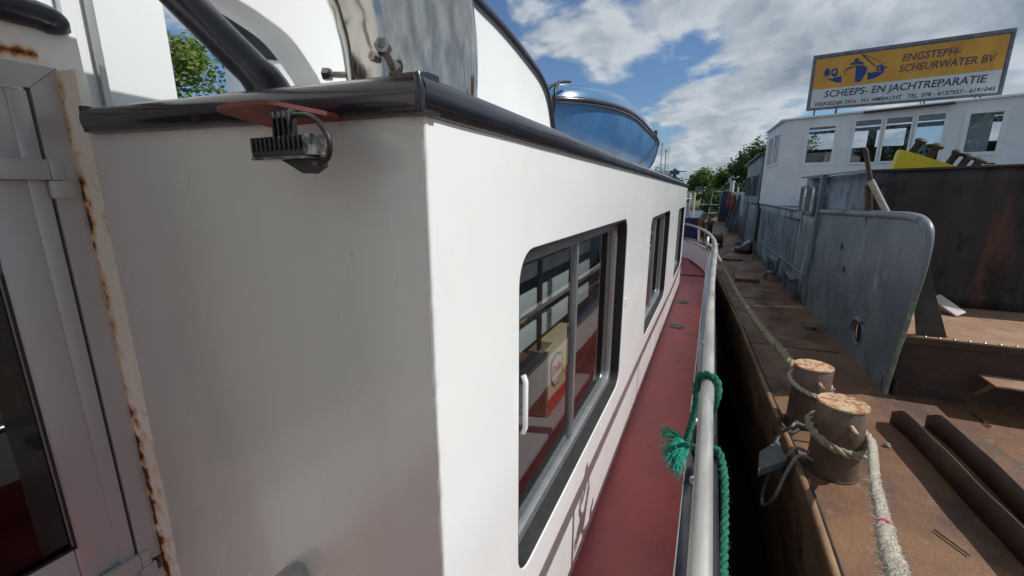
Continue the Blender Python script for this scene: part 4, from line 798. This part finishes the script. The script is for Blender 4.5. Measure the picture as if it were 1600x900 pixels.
ST('VEERSEDIJK 291a   H.I. AMBACHT   TEL. 078 - 6127557 - 6191045', -.12, 2.345, 1.630, .064, 'signb', .012)
logo = dict(hullsmall=[(0.013, 2.121), (0.102, 2.102), (0.151, 2.126), (0.21, 2.125), (0.243, 2.139), (0.258, 2.011), (0.177, 2.027), (0.093, 2.065)],
 tree=[(-0.025, 2.171), (-0.038, 2.234), (-0.023, 2.284), (0.023, 2.308), (0.044, 2.253), (0.059, 2.175), (0.014, 2.157)],
 cab=[(0.083, 2.157), (0.069, 2.242), (0.078, 2.275), (0.156, 2.279), (0.177, 2.204), (0.176, 2.152), (0.137, 2.132)],
 big=[(0.437, 2.264), (0.513, 2.272), (0.608, 2.236), (0.61, 2.16), (0.579, 2.077), (0.543, 1.993), (0.459, 1.995)],
 rh=[(0.625, 2.143), (0.642, 2.148), (0.658, 2.127), (0.729, 2.136), (0.816, 2.124), (0.871, 2.153), (0.86, 2.111), (0.801, 2.062), (0.733, 2.027), (0.64, 2.013)],
 rc=[(0.746, 2.148), (0.745, 2.235), (0.797, 2.248), (0.827, 2.247), (0.838, 2.214), (0.894, 2.199), (0.891, 2.178), (0.85, 2.177), (0.85, 2.134)])
thin = dict(bow=[(0.269, 2.214), (0.314, 2.26), (0.412, 2.282), (0.512, 2.281), (0.577, 2.259), (0.579, 2.248), (0.465, 2.265), (0.415, 2.26), (0.343, 2.233), (0.283, 2.205), (0.292, 2.137), (0.282, 2.138)],
 sup=[(0.339, 2.303), (0.353, 2.342), (0.402, 2.349), (0.396, 2.394), (0.419, 2.412), (0.468, 2.401), (0.477, 2.353), (0.522, 2.339), (0.557, 2.290)],
 boom=[(0.485, 2.467), (0.523, 2.461), (0.729, 2.237), (0.717, 2.224)], wire=[(0.523, 2.464), (0.874, 2.252), (0.875, 2.246), (0.524, 2.457)])
for k, pl in logo.items():
    hs = [[(.100, 2.19), (.100, 2.25), (.145, 2.25), (.145, 2.19)]] if k == 'cab' else ([[(.775, 2.165), (.775, 2.21), (.80, 2.21), (.80, 2.165)]] if k == 'rc' else [])
    plate('logo_shape', pl, hs, .003, P+NP, DS, (0, 0, 1), 'signblue', sg, smooth=0)
for k, pl in thin.items(): plate('logo_shape', pl, [], .003, P+NP+NS*.001, DS, (0, 0, 1), 'signp', sg, smooth=0)
for s_ in (-.10, .25, 1.5, 2.2):
    a = P+DS*s_+Vector((0, 0, 1.57)); MB().tube([a-NS*.02, a-NS*.05+Vector((0, 0, -.14))], .012, 8).tube([a-NS*.03+Vector((0, 0, .3)), a-NS*.45+Vector((0, 0, -.13))], .01, 6).build('sign_strut', 'rustshade', sg, 60)

# ============================================================ loose things on the barge
def angle(name, pts, h, lab):
    rows = []; p2 = catmull(pts, 6)
    rows = [[Vector((p.x, p.y, -1.597)), Vector((p.x+.003*noise.noise(p*4), p.y, -1.597+h*.5)), Vector((p.x+.012*noise.noise(p*2.5), p.y, -1.597+h*min(1, .55+i*.17)))] for i, p in enumerate(p2)]
    o = thing(name, lab, 'steel angle', (p2[4].x, p2[4].y, -1.6), 'steel angles lying on the barge deck')
    MB().sheet(rows).build('upright_flange', 'rustshade', o, 60, thick=.008)
    MB().sheet([[Vector((p.x+.004, p.y, -1.5935)), Vector((p.x+.085, p.y, -1.5935))] for p in p2]).build('foot_flange', 'rustshade', o, 60, thick=.006)
angle('steel_angle', [(1.285, 3.60, 0), (1.325, 3.35, 0), (1.345, 3.0, 0), (1.362, 2.66, 0), (1.38, 2.4, 0), (1.42, 1.6, 0), (1.45, 1.0, 0)], .150, 'rusty steel angle upright on deck, the one nearer the two bollards')
angle('steel_angle', [(1.49, 3.64, 0), (1.52, 3.38, 0), (1.535, 3.05, 0), (1.54, 2.72, 0), (1.55, 2.3, 0), (1.58, 1.4, 0)], .150, 'rusty steel angle upright on deck, the one farther from the bollards')
tag(MB().tube([(1.115, 2.43, -1.588), (1.19, 2.30, -1.588)], .004, 6).build('welding_rod', 'rustshade'), 'thin dark rod lying on the sunlit brown deck near the thick rope', 'rod')
tag(MB().tube([(1.875, 4.03, -1.587), (1.89, 3.80, -1.589)], .006, 6).build('steel_bar', 'rustshade'), 'short dark bar lying at the foot of the riveted hatch side', 'bar')
b = MB(); bm = bmesh.new(); bmesh.ops.create_icosphere(bm, subdivisions=2, radius=.018)
for v in bm.verts: v.co = Vector((1.163, 3.22, -1.588))+v.co*(1+.5*noise.noise(v.co*60))
tag(b.addbm(bm).build('stone', 'quay', None, 0), 'small pale stone in the shadow edge beside the steel angle', 'stone')
# pole leaning against the coaming, with pale sleeve
pl_ = thing('leaning_pole', 'dark pole with a pale sleeved lower end leaning over the grey screen', 'pole', (1.52, 5.1, -.3))
MB().tube([(1.245, 5.2, .40), (1.262, 5.2, .37), (1.345, 5.2, .07)], .020, 10).build('upper_pole', 'rustshade', pl_, 60)
MB().tube([(1.335, 5.19, .10), (1.53, 5.18, -.25), (1.62, 5.16, -.55)], .028, 10).build('sleeve', 'rope', pl_, 60)
MB().tube([(1.34, 5.25, .06), (1.40, 5.25, -.30), (1.42, 5.25, -.6)], .03, 8).build('prop', 'rustshade', pl_, 60)
tag(MB().prism([(1.80, 6.5, -.2), (1.855, 6.5, .20), (1.885, 6.5, .445), (1.90, 6.5, .468), (2.05, 6.5, .415), (2.50, 6.5, .235), (2.6, 6.5, -.2)], (0, .10, 0)).build('crane_bucket', 'yellow', None, 0), 'bright yellow steel wedge standing behind the black bulkhead', 'bucket')
bpy.data.objects['crane_bucket'].location.z += 0
for i, (u, z, l) in enumerate(((1.99, .525, 'highest and leftmost'), (2.142, .466, 'second from the left'), (2.315, .393, 'third, middle one'), (2.414, .351, 'fourth from the left'), (2.507, .309, 'lowest and rightmost'))):
    u *= 6.9/6.3; z *= 6.9/6.3
    o = MB().tube([(u-.16, 6.94, z-.42), (u-.03, 6.92, z-.08), (u, 6.90, z)], [.034, .036, .038], 14).tube([Vector((u, 6.90, z-.012+.002)), Vector((u+.01, 6.89, z+.02)), Vector((u+.016, 6.885, z+.038))], [.055, .060, .038], 16)
    tag(o.build('steel_pipe', 'blackrust' if i != 1 else 'rustshade', None, 40), 'rusty round steel pipe end, '+l+' of five beside the yellow wedge', 'pipe', 'rusty pipes behind the black bulkhead')
BA, BB = (1.98, 5.20, -.965), (2.13, 5.05, -1.088)
tag(MB().bar(BA, BB, .11, .020, .008, up=(0, -.5, 1)).build('loose_board', 'paleboard'), 'pale worn board leaning on the hatch top beside the brace', 'board')
tag(MB().prism([(.402, 2.74, -1.56), (.525, 2.94, -1.56), (.545, 2.72, -1.56), (.382, 2.545, -1.56)], (0, 0, -.045)).build('fender_block', 'fender', None, 30), 'grey square rubber fender block fixed against the barge side', 'fender')

# mooring ropes
h1 = thing('mooring_hawser', 'long mossy rope running from the farther bollard to the white bow', 'rope', (.5, 5, -1.3))
def wrap(x, y, r, z, rad, mat, parent, name='rope_eye', dz=.05, ext=None, a0=0, a1=360):
    pts = [(x+(r+rad*.8)*math.cos(R(a)), y+(r+rad*.8)*math.sin(R(a)), z-dz*math.sin(R(a+140))) for a in range(a0, a1, 15)]
    return rope(name, pts+(ext or []), rad, mat, parent, n=3)
wrap(.735, 3.34, .113, -1.30, .017, 'rope', h1, dz=.045)
long_ = [(.70, 3.46, -1.295), (.66, 3.70, -1.29), (.632, 3.92, -1.285), (.569, 4.083+.15, -1.27), (.504, 4.65, -1.25), (.43, 5.25, -1.225), (.366, 5.95, -1.205), (.282, 7.0, -1.18), (.20, 8.0, -1.14), (.10, 8.8, -1.07), (-.01, 9.2, -1.01), (-.12, 9.35, -1.0), (-.4, 9.9, -1.0), (-.9, 10.4, -1.02)]
rope('standing_part', long_[4:], .023, 'ropey', h1)
rope('doubled_part', long_[:6], .032, 'ropey', h1, wob=.08)
MB().tube(catmull([(.59, 4.0, -1.27), (.575, 4.12, -1.268), (.555, 4.24, -1.266)], 4), .032, 10).build('splice', 'ropey', h1, 60)
fuzz('loose_fibres', long_[:6], .024, 240, .03, 'ropey', h1, 9)
tag(rope('heaving_line', [(.237, 6.85, -1.2), (.314, 6.226, -1.32), (.40, 5.65, -1.45), (.46, 5.3, -1.575)], .008, 'ropey'), 'thin slack line hanging below the long mossy rope', 'rope')
h2 = thing('mooring_hawser', 'thick pale rope with a red mark, running from the nearer bollard across the sunlit deck', 'rope', (.8, 2.2, -1.3))
wrap(.775, 2.78, .120, -1.36, .023, 'ropey', h2, dz=.05)
p2 = [(.83, 2.93, -1.345), (.895, 2.86, -1.345), (.915, 2.75, -1.345), (.87, 2.56, -1.305), (.75, 2.121, -1.22), (.659, 1.756, -1.13), (.567, 1.43, -1.02), (.499, 1.181, -.92), (.42, .85, -.80), (.34, .5, -.7), (.3, .1, -.62), (.28, -.6, -.55)]
rope('standing_part', p2[:7], .021, 'rope', h2, wob=.09)
rope('doubled_part', [Vector(p2[5]).lerp(Vector(p2[6]), .55)]+p2[6:], .025, 'rope', h2, wob=.12)
fuzz('loose_fibres', p2[4:9], .026, 700, .022, 'rope', h2, 11)
q0, q1 = Vector(p2[5]), Vector(p2[6]); MB().tube([q0.lerp(q1, .48), q0.lerp(q1, .56)], .0235, 12).build('red_mark', 'redyarn', h2, 60)
# small shackle pile by farther bollard
tag(MB().cyl((.60, 3.18, -1.6), (.60, 3.18, -1.49), .02, seg=10).tube(catmull([(.62, 3.25, -1.57), (.56, 3.2, -1.54), (.60, 3.08, -1.57), (.66, 3.12, -1.55)], 5), .014, 8).cyl((.645, 3.14, -1.585), (.645, 3.14, -1.50), .015, seg=10, bev=.003).build('shackle', 'rustshade', None, 60), 'small rusty shackle heap on deck edge beside the farther bollard', 'shackle')
wr = [[(.68, 2.86, -1.40), (.64, 2.91, -1.415), (.60, 2.93, -1.42), (.575, 2.91, -1.44), (.54, 2.98, -1.53), (.51, 2.95, -1.60), (.49, 2.95, -1.70)],
      [(.70, 2.72, -1.50), (.64, 2.78, -1.51), (.60, 2.80, -1.515), (.56, 2.77, -1.55), (.50, 2.81, -1.70), (.47, 2.82, -1.83), (.46, 2.77, -1.91), (.455, 2.68, -1.88)],
      [(.71, 2.70, -1.54), (.65, 2.74, -1.53), (.61, 2.73, -1.52), (.575, 2.70, -1.54), (.53, 2.64, -1.62), (.49, 2.56, -1.69), (.465, 2.58, -1.78), (.455, 2.66, -1.86)]]
wl = ['upper steel wire loop passing from the nearer bollard to behind the fender block', 'middle steel wire loop hanging over the barge edge below the nearer bollard', 'lowest steel wire loop hanging over the barge edge below the nearer bollard']
for p_, l_ in zip(wr, wl): tag(rope('wire_rope', p_, .0105, 'wire', strands=4, pitch=.06), l_, 'wire rope', 'steel wires over the barge edge')

# ============================================================ far things at the end of the gap
ch = thing('exhaust_stack', 'pale grey round stack standing behind the far barge wall', 'stack', (.85, 26.5, -1.6))
MB().cyl((.86, 26.5, -1.6), (.86, 26.5, .50), .11, seg=12).cyl((.86, 26.5, .46), (.86, 26.5, .56), .13, seg=12).build('stack_pipe', 'palepaint', ch, 60)
tag(MB().cyl((1.06, 24, -1.5), (1.06, 24, .18), .035, seg=8).cyl((1.06, 24, .17), (1.06, 24, .20), .045, seg=8).build('vent_post', 'palepaint', None, 60), 'thin pale post right of the pale grey stack', 'post')
for x, y, l in ((.74, 24.5, 'dark red sack hanging on the dark blue end plate'), (.80, 20.8, 'orange rag bundle hanging between the two sloping braces')):
    bm = bmesh.new(); bmesh.ops.create_icosphere(bm, subdivisions=3, radius=1)
    for v in bm.verts:
        n_ = noise.noise(v.co*2.2+Vector((x*9, 0, 0))); v.co = Vector((x+v.co.x*(.10+.05*n_)*(1.1-.4*v.co.z), y+v.co.y*.08, -.48+v.co.z*.42+.06*n_))
    tag(MB().addbm(bm).build('sack', 'orange', None, 60), l, 'sack')
fb = thing('moored_boat', 'distant dark blue boat moored ahead with a pale cabin, at the end of the gap', 'boat', (-1.6, 19, -2.9))
MB().prism([(-3.4, 18, -3.2), (-.55, 18, -3.2), (-.42, 18, -1.0), (-3.4, 18, -1.0)], (0, 7, 0)).build('hull', 'bluedark', fb, 0)
MB().box(-2.8, -.98, 18.4, 23, -1.0, -.15, .03).build('cabin', 'palepaint', fb)
MB().box(-.97, -.955, 18.8, 20.8, -.7, -.3).build('cabin_window', 'darkglass', fb)
MB().cyl((-.66, 18.3, -1.0), (-.66, 18.3, -.05), .035, seg=8).cyl((-.8, 18.3, -1.0), (-.8, 18.3, -.30), .03, seg=8).tube([(-.66, 18.3, -.2), (-1.6, 18.3, -.2)], .02, 6).build('boat_rail', 'cream', fb)
MB().box(-.93, -.82, 18.1, 18.3, -.25, -.06, .01).box(-.93, -.80, 18.1, 18.3, -.95, -.45, .01).build('light_box', 'palepaint', fb)
nb = thing('notice_board', 'small grey square board on a post, right of the far cabin', 'sign', (-.62, 22, -2))
MB().box(-.80, -.48, 22, 22.03, -.02, .22, .004).build('board', 'fender', nb)
MB().cyl((-.78, 22.04, -2.0), (-.78, 22.04, .0), .03, seg=8).tube([(-1.1, 22.04, -.04), (-.75, 22.04, -.02)], .02, 6).build('post', 'galv', nb)
pt = thing('landing_stage', 'grey landing stage with white railing across the far end of the gap', 'landing stage', (-.3, 30, -3))
MB().box(-6, .35, 29.5, 31.5, -2.2, -1.9, .02).box(-5.5, -5.2, 30, 30.3, -3.4, -1.9).box(-.2, .1, 30, 30.3, -3.4, -1.9).build('stage_deck', 'quay', pt)
MB().tube([(-3, 29.6, -.75), (.3, 29.6, -.82)], .04, 6).tube([(-3, 29.6, -1.3), (.3, 29.6, -1.35)], .03, 6).tube([(-.25, 29.6, -1.9), (-.05, 29.6, .0), (.45, 29.6, -.05)], .03, 6).cyl((-1.6, 29.6, -1.9), (-1.6, 29.6, -.75), .04, seg=8).build('stage_rail', 'quay', pt, 60)
for x, y, l in ((-.28, 16.6, 'rusty red bollard post on the barge bow, nearest to the blue boat'), (-.02, 17.4, 'dark rusty post on the barge bow, right of the redder one')):
    tag(MB().cyl((x, y, -1.6), (x, y, -.98), .09, .09, seg=14, bev=.01).cyl((x, y, -1.25), (x, y, -1.2), .12, seg=14).cyl((x-.16, y, -1.1), (x+.16, y, -1.1), .03, seg=8).build('bow_post', 'orange' if x < -.1 else 'rustshade', None, 50), l, 'post')
wn = thing('deck_winch', 'low rusty winch drum on the far barge deck', 'winch', (.15, 14, -1.6))
MB().tube([(-.02, 14, -1.38), (.32, 14, -1.38)], .13, 14).tube([(-.04, 14, -1.38), (0, 14, -1.38)], .2, 14).tube([(.30, 14, -1.38), (.34, 14, -1.38)], .2, 14).build('drum', 'rustshade', wn, 40)
MB().box(-.06, -.02, 13.8, 14.2, -1.6, -1.3).box(.34, .38, 13.8, 14.2, -1.6, -1.3).box(-.06, .38, 13.78, 14.22, -1.6, -1.56).build('winch_frame', 'rustshade', wn)
# funnel left behind the strut
fn = thing('funnel', 'white funnel with black top on the wheelhouse roof beyond the strut', 'funnel', (-2.77, 2.05, .3))
FX, FY = -2.78, 2.25
MB().cyl((FX, FY, .0), (FX, FY, .80), .36, seg=40).build('funnel_casing', 'white_roof', fn, 60)
MB().cyl((FX, FY, .802), (FX, FY, 1.3), .355, seg=40).tube([Vector((FX+.362*math.cos(a), FY+.362*math.sin(a), .80)) for a in [i*math.pi/20 for i in range(40)]], .012, 6, closed=True).build('funnel_top', 'blacksat', fn, 60)

# ============================================================ trees
def tree(cx, cy, zb, rx, rz_, zc, lab, mat, seed, n=5200, ls=.16, gaps=.55, group='trees on the bank'):
    rd = random.Random(seed); t = thing('tree', lab, 'tree', (cx, cy, zb), group)
    tr = MB().tube(catmull([(cx, cy, zb), (cx+.1, cy, (zb+zc)/2), (cx+.2*rd.uniform(-1, 1), cy, zc+.3*rz_)], 4), lambda k: .06*rx*(1.25-k), 8)
    blobs = []
    for k in range(26):
        a = rd.random()*6.283; e = rd.uniform(-.75, 1); rr = rd.uniform(.45, .9)
        c = Vector((cx+math.cos(a)*math.sqrt(max(.05, 1-e*e))*rx*rr, cy+math.sin(a)*math.sqrt(max(.05, 1-e*e))*rx*rr, zc+e*rz_*rr)); blobs.append((c, rd.uniform(.22, .42)*rx))
        s0 = Vector((cx, cy, zc-.3*rz_+rd.random()*.4*rz_)); tr.tube([s0, s0.lerp(c, .5)+Vector((0, 0, .1*rx)), c], [.022*rx, .014*rx, .004*rx], 5)
    tr.build('trunk', 'bark', t, 60)
    vs = []; fs = []
    for k in range(n):
        c, r = rd.choice(blobs); d = Vector((rd.gauss(0, 1), rd.gauss(0, 1), rd.gauss(0, 1))).normalized(); p = c+d*r*(rd.random()**.45)*Vector((1, 1, .8)).length/1.62
        nn = (d+Vector((rd.gauss(0, .6), rd.gauss(0, .6), rd.gauss(0, .6)+.3))).normalized(); x, y, _ = rot_frame(nn); s_ = ls*rd.uniform(.5, 1.2); i = len(vs)
        vs += [p-x*s_*.5, p+y*s_*.32, p+x*s_*.5, p-y*s_*.32]; fs.append((i, i+1, i+2, i+3))
    vs = [(v.x, v.y, v.z) for v in vs]
    me = bpy.data.meshes.new('crown'); me.from_pydata([(a, b_, c+ZO) for a, b_, c in vs], [], fs); finish(me, 'crown', mat, t, 0)
tree(-18.6, 9.6, -1.6, 3.0, 3.3, 2.4, 'green tree seen in the gap left of the black strut', 'leafbright', 1, 30000, .19)
tree(-15.2, 13.8, -1.6, 2.4, 2.6, 1.2, 'lower bushy tree behind the white funnel', 'leafbright', 2, 14000, .19)
tree(4.6, 46, -1.7, 3.6, 3.0, 1.9, 'large dark tree just left of the white wheelhouse', 'leafdark', 3, 11000, .30)
tree(1.6, 50, -1.7, 2.1, 2.2, .7, 'mid green tree with a pointed top, left of the large dark tree', 'leaf', 4, 7000, .28)
tree(-1.2, 54, -1.7, 2.2, 1.9, .6, 'rounded tree behind the small grey notice board', 'leaf', 5, 6000, .28)
tree(-6, 60, -1.8, 3.5, 2.2, .4, 'wide low tree hidden behind the cabin front', 'leafdark', 6, 5000, .34)
tree(.6, 40, -1.9, 2.2, 1.0, -.9, 'low dark bush under the far trees, above the landing stage', 'leafdark', 7, 6000, .22)
tree(3.4, 38, -1.9, 2.4, 1.5, -.5, 'low dark bush in front of the large dark tree', 'leafdark', 8, 6000, .24)
tree(9.5, 44, -1.7, 3.4, 1.8, .6, 'broad dark tree behind the white wheelhouse', 'leafdark', 9, 8000, .32)
tree(15.6, 21.5, -2.2, 2.3, 2.6, 3.0, 'dark tree whose top shows under the right end of the signboard', 'leafdark', 10, 9000, .20)
structure(MB().box(-60, 60, -46, -24, -3.3, -1.7, .3).build('unseen_bank', 'land'))  # unseen bank and trees astern, added to darken reflections
tree(-2, -27, -1.8, 3.6, 3.4, 2.2, 'unseen tree astern of the houseboat, added for reflections', 'leaf', 21, 5000, .34)
tree(6, -29, -1.8, 4.0, 3.8, 2.6, 'taller unseen tree astern of the barge, added for reflections', 'leafdark', 22, 5000, .36)
tree(-10, -29, -1.8, 4.2, 3.8, 2.4, 'broad unseen tree astern and to port, added for reflections', 'leafdark', 23, 5000, .36)
SC.render.engine = 'CYCLES'
